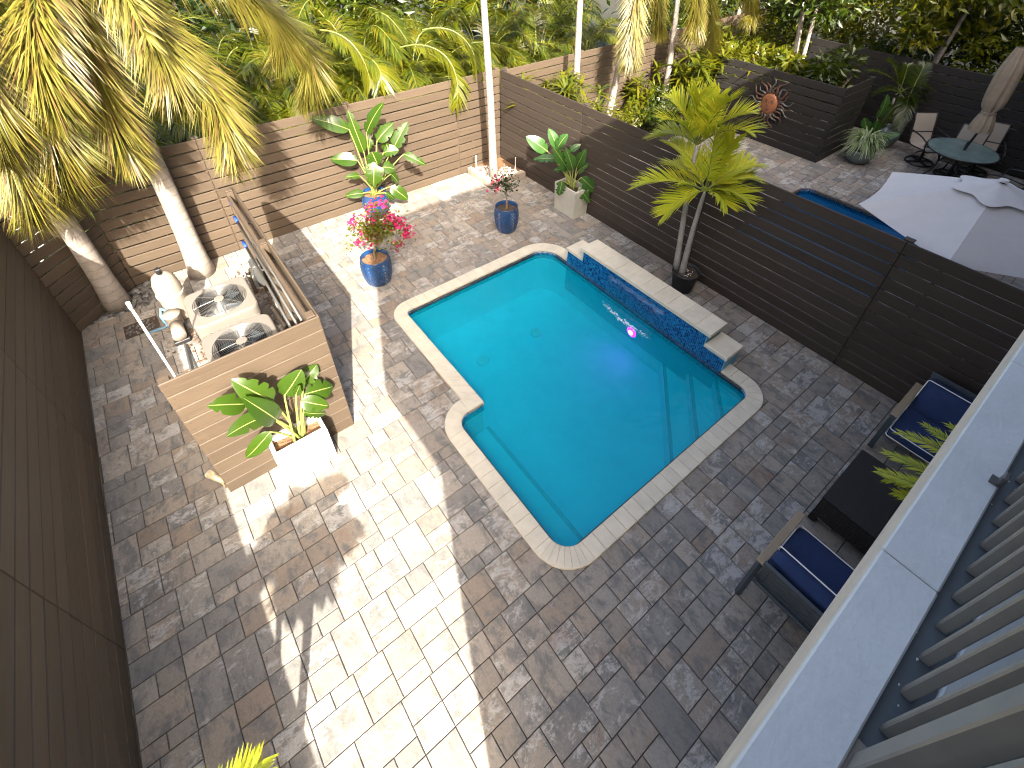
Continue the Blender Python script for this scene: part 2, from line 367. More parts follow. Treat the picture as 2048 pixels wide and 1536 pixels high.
M_HOUSE = plain('house_render', (.24, .235, .225), .85, .05, 3)
M_CANV = plain('pale_canvas', (.50, .475, .455), .85, .04, 6)
M_CANVB = plain('tan_canvas', (.30, .24, .17), .85, .12, 12)
M_SLING = plain('sling_mesh', (.29, .25, .20), .75, .08, 60)
M_GLASS = plain('frosted_glass', (.12, .17, .155), .18, .25, 3)
M_COPPER = plain('copper', (.30, .12, .055), .5, .25, 9, metal=.3)
M_RUST = plain('dark_iron', (.10, .055, .04), .5, .5, 8, metal=.3)
M_STONE = plain('river_stone', (.10, .096, .09), .6, .3, 20, .2, 30, orand=.5)
M_WSTONE = plain('white_pebble', (.55, .53, .48), .7, .15, 20, orand=.25)
M_BLOCK = plain('edging_block', (.30, .25, .20), .85, .2, 9, .5, 40, orand=.15)
M_FILT = plain('filter_tank', (.24, .205, .165), .5, .05)
M_PVC = plain('aged_pvc', (.40, .35, .28), .55, .12)
M_BLUEP = plain('blue_plastic', (.015, .06, .42), .4, .1)
M_HOSE = plain('blue_hose', (.10, .22, .32), .5, .1)
M_FOAM = plain('foam', (.75, .82, .85), .6, .05)
M_BRASS = plain('brass', (.42, .33, .20), .35, .2, metal=.6)
M_GLAZE = plain('grey_green_glaze', (.10, .13, .12), .25, .3, 5, coat=.4)
M_WINDOW = plain('window_glass', (.03, .035, .04), .08, .1)
M_PATH = plain('pale_concrete', (.50, .48, .44), .85, .1)
M_LAMP = emis('pool_lamp_lens', (.85, .0, .62), 10.0)
M_LAMPC = emis('pool_lamp_core', (1.0, .05, .32), 26.0)

# ================================================================== SETTING
POOL_N = (4.85, 7.35, 1.55, 4.42)                  # neighbour pool inside edges
def holed(xs, ys, holes, z):
    mb = MB()
    for i in range(len(xs)-1):
        for j in range(len(ys)-1):
            cx, cyy = (xs[i]+xs[i+1])/2, (ys[j]+ys[j+1])/2
            if any(a < cx < b and c < cyy < d for a, b, c, d in holes): continue
            mb.add([(xs[i], ys[j], z), (xs[i+1], ys[j], z), (xs[i+1], ys[j+1], z), (xs[i], ys[j+1], z)], [(0, 1, 2, 3)])
    return mb
H1 = (3.20, 5.20, -4.13, -1.37); H1b = (5.20, 7.18, -4.54, -1.37); H2 = (4.87, 7.33, 1.57, 4.40)
xs = [-300, -.02, 3.2, 4.87, 5.2, 7.18, 7.33, 10.4, 300]; ys = [-300, -8.1, -4.54, -4.13, -1.37, 0, 1.57, 4.40, 8.6, 300]
struct(part('ground', holed(xs, ys, [H1, H1b, H2], -.06), M_GROUND))
patio = struct(part('patio', holed([0.0, 3.2, 5.2, 7.18, 10.05], [-8.06, -4.54, -4.13, -1.37, .06], [H1, H1b], -.014), M_JOINT))
npatio = struct(part('neighbour_patio', holed([1.6, 4.87, 7.33, 10.05], [.07, 1.57, 4.40, 8.5], [H2], -.014), M_JOINT))
pth = MB().box((-2.2, -9.4, -.045), (5.4, 2.0, .05)); struct(part('path', pth, M_PATH))

# ---- pool outline
CORN = [((3.18, -4.145), .10), ((5.24, -4.145), 0), ((5.24, -4.56), .19), ((7.20, -4.56), .22), ((7.20, -1.35), .16), ((3.18, -1.35), .34)]
def outline(corn, off, narc=8):
    """segments of (pts at offset 0, pts at offset off) walking anticlockwise; offset is outwards"""
    n = len(corn); segs = []; cor = []
    for i in range(n):
        p0, p, p2 = V(corn[i-1][0]), V(corn[i][0]), V(corn[(i+1) % n][0]); r = corn[i][1]
        a = (p-p0).normalized(); b = (p2-p).normalized()
        na, nb = V((a.y, -a.x)), V((b.y, -b.x)); convex = a.x*b.y-a.y*b.x > 0
        if r <= 0: cor.append(([p], [p+(na+nb)*off]))
        else:
            c = p-a*r+(-na)*r if convex else p-a*r+na*r
            a0 = math.atan2(na.y, na.x); a1 = math.atan2(nb.y, nb.x)
            if a1 < a0: a1 += 2*math.pi
            A = [a0+(a1-a0)*k/narc for k in range(narc+1)]
            cor.append(([c+V((math.cos(t), math.sin(t)))*r for t in A], [c+V((math.cos(t), math.sin(t)))*(r+off) for t in A]))
    for i in range(n):
        segs.append(('arc', cor[i])); j = (i+1) % n
        segs.append(('str', ([cor[i][0][-1], cor[j][0][0]], [cor[i][1][-1], cor[j][1][0]])))
    return segs
def loop(corn, off):
    out = []
    for k, (a, b) in outline(corn, off):
        if k == 'arc': out += [tuple(p) for p in (b if off else a)]
    return out

pool = struct(bpy.data.objects.new('pool_basin', None)); link(pool)
def strip(pts, z0, z1, closed=True):
    mb = MB(); n = len(pts); mb.uv = []; L = 0
    P = pts+[pts[0]] if closed else pts
    for i, p in enumerate(P):
        if i: L += (V(p)-V(P[i-1])).length
        mb.v += [(p[0], p[1], z0), (p[0], p[1], z1)]; mb.uv += [(L, z0), (L, z1)]
    for i in range(len(P)-1): mb.f.append((2*i, 2*i+1, 2*i+3, 2*i+2)); mb.m.append(0)
    return mb
ZW, ZF = -.075, -.88
lp = loop(CORN, .012)
part('pool_wall', strip(lp, ZF, .0), M_PLASTER, pool)
fl = MB(); fl.add([(x, y, ZF) for x, y in lp], [tuple(range(len(lp)))]); part('pool_floor', fl, M_PLASTER, pool)
# waterline tiles, each a small chip, two rows
def tiles_on(path, z0, z1, s=.0265, g=.003, t=.006, skip=None):
    mb = MB(); L = 0
    for i in range(len(path)-1):
        a, b = V((*path[i], 0)), V((*path[i+1], 0)); d = b-a; ln = d.length
        if ln < .01: continue
        d /= ln; nrm = V((-d.y, d.x, 0)); n = max(1, round(ln/s)); st = ln/n
        rows = max(1, round((z1-z0)/s)); rz = (z1-z0)/rows
        for k in range(n):
            for r in range(rows):
                c = a+d*(st*(k+.5)); zc = z0+rz*(r+.5)
                if skip and skip(c, zc): continue
                q = []
                for (u, v2, o) in ((-1, -1, 0), (1, -1, 0), (1, 1, 0), (-1, 1, 0), (-.86, -.86, t), (.86, -.86, t), (.86, .86, t), (-.86, .86, t)):
                    p = c+d*(u*(st-g)/2)+nrm*o; q.append((p.x, p.y, zc+v2*(rz-g)/2))
                mb.add(q, [(4, 5, 6, 7), (0, 1, 5, 4), (1, 2, 6, 5), (2, 3, 7, 6), (3, 0, 4, 7)])
    return mb
lp2 = loop(CORN, .006)
part('waterline_tiles', tiles_on(lp2+[lp2[0]], -.16, -.002, skip=lambda c, z: c.y > -1.40 and 3.78 < c.x < 6.74), M_TILE, pool, stuff=True)
# coping stones
for kind, (a, b) in outline(CORN, .205):
    if kind == 'arc':
        if len(a) < 2: continue
        k = 2 if (a[0]-a[-1]).length < .3 else 1
        for i in range(0, len(a)-1, k):
            q = a[i:i+k+1]+b[i:i+k+1][::-1]
            part('coping_stone', MB().slab([tuple(p) for p in q[::-1]][::-1], -.045, .03, .006), M_COP, pool)
    else:
        ln = (a[1]-a[0]).length; n = max(1, round(ln/.152))
        for i in range(n):
            t0, t1 = i/n+.0012/ln, (i+1)/n-.0012/ln
            f = lambda s, t: s[0]+(s[1]-s[0])*t
            q = [f(a, t0), f(a, t1), f(b, t1), f(b, t0)]
            mx = (q[0].x+q[1].x)/2
            if q[0].y > -1.4 and 3.72 < mx < 6.78: continue
            part('coping_stone', MB().slab([tuple(p) for p in q[::-1]], -.045, .03+RN.uniform(-.001, .001), .006), M_COP, pool)
# underwater steps (quarter round in the corner) and bench
for (pa, pb, z) in (((1324, 721), (1340, 924), -.60), ((1375, 732), (1390, 869), -.40), ((1426, 752), (1441, 834), -.22)):
    a, b = at(*pa, z), at(*pb, z); d = b-a
    A = a+d*((-1.345-a.y)/d.y); B = a+d*((7.205-a.x)/d.x)
    part('pool_step', MB().slab([(A.x, A.y), (B.x, B.y), (7.205, -1.345)], ZF, z, .012), M_PLASTER, pool)
    e = (B-A).normalized(); nrm = V((-e.y, e.x, 0)); nrm = nrm if nrm.dot(V((7.2, -1.35, z))-A) > 0 else -nrm
    part('step_trim', MB().add([A+V((0, 0, .004)), B+V((0, 0, .004)), B+nrm*.05+V((0, 0, .004)), A+nrm*.05+V((0, 0, .004))], [(0, 1, 2, 3)]), M_TRIM, pool)
mb = MB().slab([(5.30, -4.55), (7.19, -4.55), (7.19, -4.12), (5.30, -4.12)], ZF, -.45, .012); part('pool_bench', mb, M_PLASTER, pool)
part('step_trim', MB().add([(5.30, -4.17, -.446), (7.19, -4.17, -.446), (7.19, -4.12, -.446), (5.30, -4.12, -.446)], [(0, 1, 2, 3)]), M_TRIM, pool)
wt = MB(); wl = loop(CORN, .004); wt.add([(x, y, ZW) for x, y in wl], [tuple(range(len(wl)))])
struct(part('pool_water', wt, M_WATER))
for (px, py) in ((1072, 668), (966, 724)):
    p = at(px, py, -.9); t = thing('pool_drain', 'pale round drain cover on the pool floor', 'drain', (p.x, p.y, ZF), 0, 'drain covers on the pool floor')
    part('drain_cover', MB().lathe([(.10, 0), (.10, .02), (.085, .035), (.03, .04), (.001, .04)], 20), M_WHITE, t)
t = thing('pool_light', 'purple glowing underwater lamp set in the pool wall below the waterfall', 'pool light', (5.28, -1.342, -.44))
lensM = Matrix.Rotation(rad(90), 4, 'X')
def turned(mb, M): mb.v = [tuple(M @ V(p)) for p in mb.v]; return mb
part('lamp_lens', turned(MB().lathe([(.085, 0), (.08, .02), (.05, .04)], 18, cap=True), lensM), M_LAMP, t)
part('lamp_core', turned(MB().lathe([(.045, .041), (.03, .05), (.001, .054)], 14), lensM), M_LAMPC, t)
part('trim_ring', turned(MB().ring((0, 0, .012), .095, .012, 24, 6), lensM), M_WHITE, t)

# ---- waterfall wall
wf = thing('waterfall_wall', 'raised blue mosaic wall with pale stone caps along the pool edge', 'pool wall', (3.7, -1.3, 0))
def shift(mb, d): mb.v = [(a+d[0], b+d[1], c+d[2]) for a, b, c in mb.v]; return mb
off = (-3.7, 1.3, 0)
def core_skip(c, z): return z > .225 and not (4.08 < c.x < 6.42)
part('wall_core', shift(MB().box((5.25, -1.185, -.085), (2.36, .33, 1.03)).box((3.895, -1.187, -.18), (.35, .326, .84)).box((6.595, -1.187, -.18), (.33, .326, .84)), off), M_GROUT, wf)
part('mosaic_tiles', shift(tiles_on([(6.75, -1.3515), (3.73, -1.3515)], -.16, .432, .0275, skip=core_skip), off), M_TILE, wf, stuff=True)
n = 10
for i in range(n):
    a, b = 4.03+2.45*i/n, 4.03+2.45*(i+1)/n
    part('cap_stone', shift(MB().slab([(a+.0006, -1.375), (b-.0006, -1.375), (b-.0006, -1.00), (a+.0006, -1.00)], .432, .49, .005), off), M_COP, wf)
for a, b in ((3.70, 4.065), (6.435, 6.78)):
    part('cap_stone', shift(MB().slab([(a, -1.375), (b, -1.375), (b, -.99), (a, -.99)], .242, .298, .012), off), M_COP, wf)
# falling water
m, ntw, b = newmat('falling_water'); ntw.nodes.remove(b)
tr = N(ntw, 'ShaderNodeBsdfTransparent'); tr.inputs[0].default_value = (.86, .95, .98, 1); gl = N(ntw, 'ShaderNodeBsdfGlossy'); gl.inputs['Roughness'].default_value = .08
wv = N(ntw, 'ShaderNodeTexNoise'); wv.inputs['Scale'].default_value = 14; tcw = N(ntw, 'ShaderNodeTexCoord'); mpw = N(ntw, 'ShaderNodeMapping'); mpw.inputs[3].default_value = (3, .3, .3)
ntw.links.new(tcw.outputs['Object'], mpw.inputs[0]); ntw.links.new(mpw.outputs[0], wv.inputs['Vector'])
bpw = N(ntw, 'ShaderNodeBump'); bpw.inputs['Strength'].default_value = .5; ntw.links.new(wv.outputs['Fac'], bpw.inputs['Height']); ntw.links.new(bpw.outputs[0], gl.inputs['Normal'])
mxw = N(ntw, 'ShaderNodeMixShader'); mxw.inputs[0].default_value = .09
ntw.links.new(tr.outputs[0], mxw.inputs[1]); ntw.links.new(gl.outputs[0], mxw.inputs[2]); ntw.links.new(mxw.outputs[0], ntw.nodes['Material Output'].inputs[0]); M_FALL = m
wfx = thing('waterfall', 'thin clear sheet of water falling from the mosaic wall into the pool', 'waterfall', (4.7, -1.39, ZW))
mb = MB(); nx, nz = 40, 10
for i in range(nx+1):
    for j in range(nz+1):
        u, s = i/nx, j/nz
        mb.v.append((.02+1.06*u+.05*(u-.5)*-s*2+.008*math.sin(u*40), .03-.17*math.sqrt(max(0, s)) - .008*math.sin(u*23+s*3), .465*(1-s*s)-.005))
for i in range(nx):
    for j in range(nz): a = i*(nz+1)+j; mb.f.append((a, a+1, a+nz+2, a+nz+1)); mb.m.append(0)
part('water_sheet', mb, M_FALL, wfx, True)
part('water_edge', MB().tube(bez((.02, .02, .44), (.02, -.16, .36), (.07, -.17, 0), 8), .003, 6), M_FALL, wfx)
mb = MB(); rr = random.Random(3)
for i in range(170):
    u = rr.random(); x = .05+1.0*u; y = -.16-.05*math.sin(u*math.pi)+rr.gauss(0, .022); s = rr.uniform(.003, .013)*(.5+math.sin(u*math.pi))
    mb.blob((x, y, .002), (s, s*.8, s*.35), rr.random()*6, i, sub=0) if False else mb.add([(x-s, y, .002), (x, y-s*.7, .002), (x+s, y, .002), (x, y+s*.7, .002), (x, y, .002+s*.6)], [(0, 1, 4), (1, 2, 4), (2, 3, 4), (3, 0, 4)])
part('splash_foam', mb, M_FOAM, wfx, stuff=True)

# ---- pavers
def layout(x0, x1, y0, y1, seed):
    r = random.Random(seed); out = []; x = x0; U = .07
    while x < x1-1e-6:
        y = y0-r.random()*.4
        while y < y1:
            k = r.random(); c = []
            if k < .18: c = [(0, 0, .40, .266)]; L = .266
            elif k < .42: c = [(0, 0, .20, .266), (.20, 0, .20, .266)]; L = .266
            elif k < .58: c = [(0, 0, .20, .40), (.20, 0, .20, .20), (.20, .20, .20, .20)]; L = .40
            elif k < .74: c = [(0, 0, .266, .40), (.266, 0, .134, .20), (.266, .20, .134, .20)]; L = .40
            elif k < .88: c = [(0, 0, .20, .20), (.20, 0, .20, .266), (0, .20, .20, .266), (.20, .266, .20, .20)]; L = .466
            else: c = [(0, 0, .134, .266), (.134, 0, .266, .266)]; L = .266
            flip = r.random() < .5
            for (a, b, w_, l_) in c:
                if flip: a = .40-a-w_
                out.append([x+a, x+a+w_, y+b, y+b+l_])
            y += L
        x += .40
    return [[max(a, x0), min(b, x1), max(c, y0), min(d, y1)] for a, b, c, d in out if min(b, x1)-max(a, x0) > .02 and min(d, y1)-max(c, y0) > .02]
def sub(rects, h):
    o = []
    for a, b, c, d in rects:
        if b <= h[0] or a >= h[1] or d <= h[2] or c >= h[3]: o.append([a, b, c, d]); continue
        if a < h[0]: o.append([a, h[0], c, d])
        if b > h[1]: o.append([h[1], b, c, d])
        A, B = max(a, h[0]), min(b, h[1])
        if c < h[2]: o.append([A, B, c, h[2]])
        if d > h[3]: o.append([A, B, h[3], d])
    return [q for q in o if q[1]-q[0] > .018 and q[3]-q[2] > .018]
def rowspans(poly, x0, x1, st):
    """axis rects covering poly, slices along X merged while their Y span stays equal"""
    out = []; x = x0
    while x < x1-1e-6:
        xm = x+st/2; ysx = []
        for i in range(len(poly)):
            p, q = poly[i], poly[(i+1) % len(poly)]
            if (p[0]-xm)*(q[0]-xm) < 0: ysx.append(p[1]+(q[1]-p[1])*(xm-p[0])/(q[0]-p[0]))
        if len(ysx) >= 2:
            lo, hi = min(ysx), max(ysx)
            if out and abs(out[-1][2]-lo) < .004 and abs(out[-1][3]-hi) < .004 and abs(out[-1][1]-x) < 1e-6: out[-1][1] = x+st
            else: out.append([x, x+st, lo, hi])
        x += st
    return out
PM = {}
def paver_mesh(w_, l_):
    k = (round(w_, 2), round(l_, 2))
    if k not in PM:
        g = .0035; a, b = k[0]/2-g, k[1]/2-g
        PM[k] = MB().slab([(-a, -b), (a, -b), (a, b), (-a, b)], -.02, 0, .004).mesh('paver', M_PAV)
    return PM[k]
def lay_pavers(rects, parent, limit, seed):
    r = random.Random(seed); sc_ = []
    for q in rects:
        cs = [pix((x, y, 0)) for x, y in ((q[0], q[2]), (q[1], q[2]), (q[1], q[3]), (q[0], q[3]))]
        ar = abs(sum(cs[i][0]*cs[(i+1) % 4][1]-cs[(i+1) % 4][0]*cs[i][1] for i in range(4)))/2
        mx, my = sum(c[0] for c in cs)/4, sum(c[1] for c in cs)/4
        if not (-60 < mx < 2108 and -60 < my < 1596): ar = 0
        if (q[0] > 8.75) : ar *= .02
        sc_.append((ar, q))
    sc_.sort(key=lambda e: -e[0]); rest = MB(); g = .0035
    for i, (ar, q) in enumerate(sc_):
        dz = r.uniform(-.0025, .0015)
        if i < limit and ar > 90:
            o = bpy.data.objects.new('paver', paver_mesh(q[1]-q[0], q[3]-q[2])); link(o, parent)
            w_, l_ = q[1]-q[0], q[3]-q[2]
            o.location = ((q[0]+q[1])/2, (q[2]+q[3])/2, dz); o.scale = (w_/round(w_, 2), l_/round(l_, 2), 1)
            o.rotation_euler = (r.gauss(0, .004), r.gauss(0, .004), 0)
        else:
            rest.slab([(q[0]+g, q[2]+g), (q[1]-g, q[2]+g), (q[1]-g, q[3]-g), (q[0]+g, q[3]-g)], -.02, dz, .004)
    part('paver', rest, M_PAV, parent, stuff=True)
rects = layout(.0, 10.05, -8.05, .05, 5)
mid = loop(CORN, .10)
for h in rowspans(mid, 3.08, 7.30, .04): rects = sub(rects, h)
rects = sub(rects, (3.72, 6.76, -1.5, -1.02))
rects = sub(rects, (-.1, .95, -.95, .1)); rects = sub(rects, (-.1, .62, -8.1, -6.75))
lay_pavers(rects, patio, 300, 1)
rn = layout(1.6, 10.05, .08, 8.5, 9)
rn = sub(rn, (POOL_N[0]-.16, POOL_N[1]+.16, POOL_N[2]-.16, POOL_N[3]+.16))
lay_pavers(rn, npatio, 300, 2)

# ---- neighbour pool
npool = struct(bpy.data.objects.new('neighbour_pool_basin', None)); link(npool)
NC = [((4.85, 1.55), .3), ((7.35, 1.55), .3), ((7.35, 4.42), .25), ((4.85, 4.42), .25)]
l2 = loop(NC, .012); part('pool_wall', strip(l2, -1.1, 0), M_PLASTER, npool)
f2 = MB(); f2.add([(x, y, -1.1) for x, y in l2], [tuple(range(len(l2)))]); part('pool_floor', f2, M_PLASTER, npool)
l3 = loop(NC, .006); part('waterline_tiles', tiles_on(l3+[l3[0]], -.14, -.002, .035), M_TILE, npool, stuff=True)
for kind, (a, b) in outline(NC, .26):
    if kind == 'arc':
        for i in range(0, len(a)-1, 2): part('coping_stone', MB().slab([tuple(p) for p in a[i:i+3]+b[i:i+3][::-1]], -.045, .028, .01), M_PAV, npool)
    else:
        ln = (a[1]-a[0]).length; n = max(1, round(ln/.155))
        for i in range(n):
            t0, t1 = i/n+.003/ln, (i+1)/n-.003/ln; f = lambda s, t: s[0]+(s[1]-s[0])*t
            part('coping_stone', MB().slab([tuple(p) for p in [f(a, t0), f(a, t1), f(b, t1), f(b, t0)][::-1]], -.045, .028, .01), M_PAV, npool)
w2 = MB(); wl = loop(NC, .004); w2.add([(x, y, -.08) for x, y in wl], [tuple(range(len(wl)))]); struct(part('neighbour_pool_water', w2, M_WATERN))

# ================================================================== FENCES
BM = {}
def board_mesh(ln, h, th, m):
    k = (round(ln, 3), round(h, 3), th, m.name)
    if k not in BM: BM[k] = MB().box((0, 0, 0), (ln, th, h), ch=.006).mesh('board', m)
    return BM[k]
def fence(name, label, a, b, H=2.03, pitch=.1745, gap=.015, th=.024, cuts=None, side=1, m=None, rail=True, post_every=2.35, z0=-.015, cat='fence', jit=1.0):
    """boards on the line a-b; posts and rail stand on the left of a->b when side=+1"""
    m = m or M_FEN; a, b = V((*a, 0)), V((*b, 0)); d = b-a; L = d.length; d /= L; ang = math.atan2(d.y, d.x)
    t = thing(name, label, cat, (a.x, a.y, 0), ang); r = random.Random(hash(name+label) % 1000 if False else len(label)*7+int(L*100))
    rows = int(round((H-z0)/pitch)); ph = (H-z0)/rows
    cuts = cuts if cuts is not None else [post_every*i for i in range(1, int(L/post_every)+1) if post_every*i < L-.4]
    yc = side*th/2
    for k in range(rows):
        e = [0]+list(cuts)+[L]
        for i in range(len(e)-1):
            ln = e[i+1]-e[i]-.004
            o = bpy.data.objects.new('board', board_mesh(ln, ph-gap, th, m)); link(o, t)
            o.location = ((e[i]+e[i+1])/2, yc+r.gauss(0, .0012)*jit, z0+ph*(k+.5)+r.gauss(0, .0012)*jit)
            o.rotation_euler = (r.gauss(0, .006)*jit, r.gauss(0, .0006)*jit, 0)
    sw = MB()
    for x in [.05]+list(cuts)+[L-.05]:
        for k in range(rows):
            for dx in ((-.022, .022) if .1 < x < L-.1 else (0,)):
                for dz in (-.045, .045): sw.add([(x+dx+.0045*math.cos(q*1.0472), -side*.0016, z0+ph*(k+.5)+dz+.0045*math.sin(q*1.0472)) for q in range(6)], [(0, 1, 2, 3, 4, 5)])
    part('screw_heads', sw, M_BLACK, t, stuff=True)
    for x in [.05]+list(cuts)+[L-.05]:
        part('post', MB().box((0, 0, 0), (.088, .088, H-.02), ch=.006), m, t, loc=(x, side*(th+.046), (H-.02)/2))
    if rail:
        part('rail', MB().box((0, 0, 0), (L-.01, .038, .088), ch=.004), m, t, loc=(L/2, side*(th+.075), H-.11))
        for x in [.05]+list(cuts)+[L-.05]: part('post_cap', MB().box((0, 0, 0), (.10, .085, .018), ch=.004), m, t, loc=(x, side*(th+.046), H-.002))
    return t
fence('privacy_fence', 'sunlit brown slat fence behind the tall potted plant at the back of the patio', (0, -7.28), (0, .0), 2.05, gap=.020, cuts=[1.6, 4.0, 6.2], side=1)
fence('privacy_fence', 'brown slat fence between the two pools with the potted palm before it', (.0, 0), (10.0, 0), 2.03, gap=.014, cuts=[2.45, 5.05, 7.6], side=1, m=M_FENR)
fence('privacy_fence', 'shaded brown slat fence opposite the pool, running along the narrow side passage', (10.0, -8.06), (.72, -8.06), 2.03, gap=.009, cuts=[2.4, 4.55, 6.9], side=1)
fence('privacy_fence', 'short brown slat fence set diagonally behind the leaning palm and river stones', (.72, -8.06), (0, -7.28), 2.03, gap=.018, cuts=[], side=1)
fence('privacy_fence', 'sunlit brown slat fence behind the palms of the far patio', (0, .15), (0, 13.5), 2.0, gap=.018, cuts=[2.2, 4.6, 7.0, 9.4, 11.6], side=1)
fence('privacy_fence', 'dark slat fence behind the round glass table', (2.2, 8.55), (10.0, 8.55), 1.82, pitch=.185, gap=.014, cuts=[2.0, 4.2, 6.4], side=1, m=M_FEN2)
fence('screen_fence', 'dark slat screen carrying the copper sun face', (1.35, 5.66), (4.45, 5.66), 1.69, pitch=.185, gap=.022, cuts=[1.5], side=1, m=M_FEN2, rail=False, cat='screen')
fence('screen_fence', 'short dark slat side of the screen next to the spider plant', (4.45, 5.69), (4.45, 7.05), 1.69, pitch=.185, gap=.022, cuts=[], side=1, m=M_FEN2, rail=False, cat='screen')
# equipment enclosure
fence('equipment_screen', 'sunlit tan slat screen behind the white planter, front of the equipment pen', (4.54, -6.97), (4.54, -5.56), 1.80, pitch=.178, gap=.005, cuts=[], side=1, rail=False, cat='screen')
fence('equipment_screen', 'tan slat screen with pool poles hung on its inner side', (4.512, -5.56), (1.33, -5.56), 1.80, pitch=.178, gap=.010, cuts=[1.6], side=1, rail=True, cat='screen')

# ================================================================== HOUSE with balcony
hs = thing('house', 'house with grey balcony ledge and picket railing overlooking the pool', 'house', (10.05, -6.87, 0))
o3 = (-10.05, 6.87, 0); HY0, HY1 = -6.87, 16.0
part('wall', shift(MB().box((13.05, (HY0+HY1)/2, 3.1), (6.0, HY1-HY0, 6.2)), o3), M_HOUSE, hs)
part('roof', shift(MB().box((12.4, (HY0+HY1)/2, 6.29), (7.5, HY1-HY0+.0, .17), ch=.02), o3), M_HOUSE, hs)
part('side_wall', shift(MB().box((9.37, HY0+.08, 4.98), (1.34, .16, 2.42)), o3), M_HOUSE, hs)
slabp = part('balcony_slab', shift(MB().box((9.36, (HY0+HY1)/2+.01, 3.60), (1.37, HY1-HY0-.02, .27)), o3), M_STUC, hs)
deck = part('gutter', shift(MB().box((8.852, (HY0+HY1)/2+.02, 3.737), (.080, HY1-HY0-.06, .008)), o3), M_DECK, slabp)
part('deck', shift(MB().box((9.468, (HY0+HY1)/2+.02, 3.744), (1.146, HY1-HY0-.06, .026), ch=.004), o3), M_LEDGE, slabp)
seams = [HY0+.02, -5.046, -3.92, -1.6, .6, 3.0, 6, 9, 12, HY1-.02]
for i in range(len(seams)-1):
    part('ledge_cap', shift(MB().box((8.740, (seams[i]+seams[i+1])/2, 3.754), (.140, seams[i+1]-seams[i]-.003, .036), ch=.005), o3), M_LEDGE, slabp)
rail_o = part('railing', shift(MB().box((8.85, 0, 4.80), (.075, 13.0, .04), ch=.006).box((8.85, 0, 4.70), (.03, 13.0, .03)), o3), M_RAIL, hs)
pk = MB().box((0, 0, 0), (.026, .018, .96), ch=.003).mesh('picket', M_RAIL)
yy = -5.433+.107*-9
while yy < 6.3:
    if abs(yy+5.433+.107) > .02:
        o = bpy.data.objects.new('picket', pk); link(o, rail_o); o.location = (8.85-10.05, yy+6.87, 4.223)
    yy += .107
for y in (-6.4, -5.555, -3.45, -1.35, .75, 2.85, 4.95):
    q = part('post', MB().box((0, 0, 0), (.052, .052, 1.08), ch=.004).box((0, 0, -.53), (.11, .11, .012)), M_RAIL, rail_o); q.location = (8.845-10.05, y+6.87, 4.281)
br = part('bracket', shift(MB().box((8.805, -4.563, 3.80), (.014, .035, .04), ch=.003).box((8.797, -4.563, 3.776), (.03, .035, .006)), o3), M_STEEL, rail_o)
for (y, z, wd, hg) in ((-4.4, 1.15, 2.4, 2.1), (.6, 1.15, 2.4, 2.1), (-4.0, 4.85, 2.4, 2.1), (1.5, 4.85, 2.4, 2.1), (5.5, 1.15, 2.4, 2.1)):
    wd_ = part('window', shift(MB().box((10.04, y, z), (.05, wd, hg), ch=.01), o3), M_WHITE, hs)
    for s in (-1, 1): part('pane', shift(MB().box((10.012, y+s*wd/4, z), (.012, wd/2-.08, hg-.12)), o3), M_WINDOW, wd_)
mb = MB(); rr = random.Random(5)                     # paint flecks on the railing foot
for i in range(16):
    x, y = rr.uniform(8.81, 8.87), rr.uniform(-5.5, -4.4); s = rr.uniform(.002, .004)
    mb.add([(x-s, y, 3.7425), (x, y-s*2, 3.7425), (x+s, y, 3.7425), (x, y+s*1.3, 3.7425)], [(0, 1, 2, 3)])
part('paint_flecks', shift(mb, o3), M_WHITE, slabp, stuff=True)
# ================================================================== PLANTS
def interp(path, t):
    k = t*(len(path)-1); i = min(int(k), len(path)-2); f = k-i
    return path[i]*(1-f)+path[i+1]*f, (path[i+1]-path[i]).normalized()
def leaflet(mb, p, d, n, L, w_, droop, mi=0):
    s = d.cross(n)
    s = s.normalized() if s.length > 1e-6 else V((1, 0, 0))
    g = V((0, 0, -1))
    p1 = p+d*(L*.45)+g*(droop*L*.18); p2 = p+d*L+g*(droop*L*.75)
    mb.add([p-s*w_*.22, p+s*w_*.22, p1+s*w_*.5, p1-s*w_*.5, p2], [(0, 1, 2, 3), (3, 2, 4)], mi)
def frond(mb, path, ll, lw, n, style='flat', droop=.5, t0=.16, r=None, vang=.5, fwd=.55, rr=.014):
    r = r or RN; path = [V(p) for p in path]
    mb.tube(path, [rr*(1-.85*i/(len(path)-1)) for i in range(len(path))], 5, 1)
    for i in range(n):
        t = t0+(1-t0)*(i+.5)/n; p, T = interp(path, t)
        S = T.cross(V((0, 0, 1))); S = S.normalized() if S.length > .05 else V((1, 0, 0)); Nn = S.cross(T)
        pr = (.45+.55*math.sin(math.pi*min(1, .18+t*.78)))*(1 if t < .9 else .8)
        if style == 'plume':
            for k in range(4):
                a = r.random()*2*math.pi
                d = (S*math.cos(a)+Nn*math.sin(a)*.8+T*r.uniform(.6, 1.3)).normalized()
                leaflet(mb, p+T*r.uniform(-.01, .01), d, Nn, ll*pr*r.uniform(.75, 1.1), lw*r.uniform(.7, 1.1), droop*r.uniform(.5, 1.2))
        else:
            for s in (-1, 1):
                d = (S*s*math.cos(vang)+Nn*math.sin(vang)+T*(fwd+.7*t*t)+V((r.gauss(0, .07), r.gauss(0, .07), r.gauss(0, .07)))).normalized()
                leaflet(mb, p, d, Nn, ll*pr*r.uniform(.88, 1.08), lw*r.uniform(.8, 1.1), droop*r.uniform(.6, 1.2))
    return mb
def loc(mb, o): return shift(mb, (-o[0], -o[1], -o[2]))

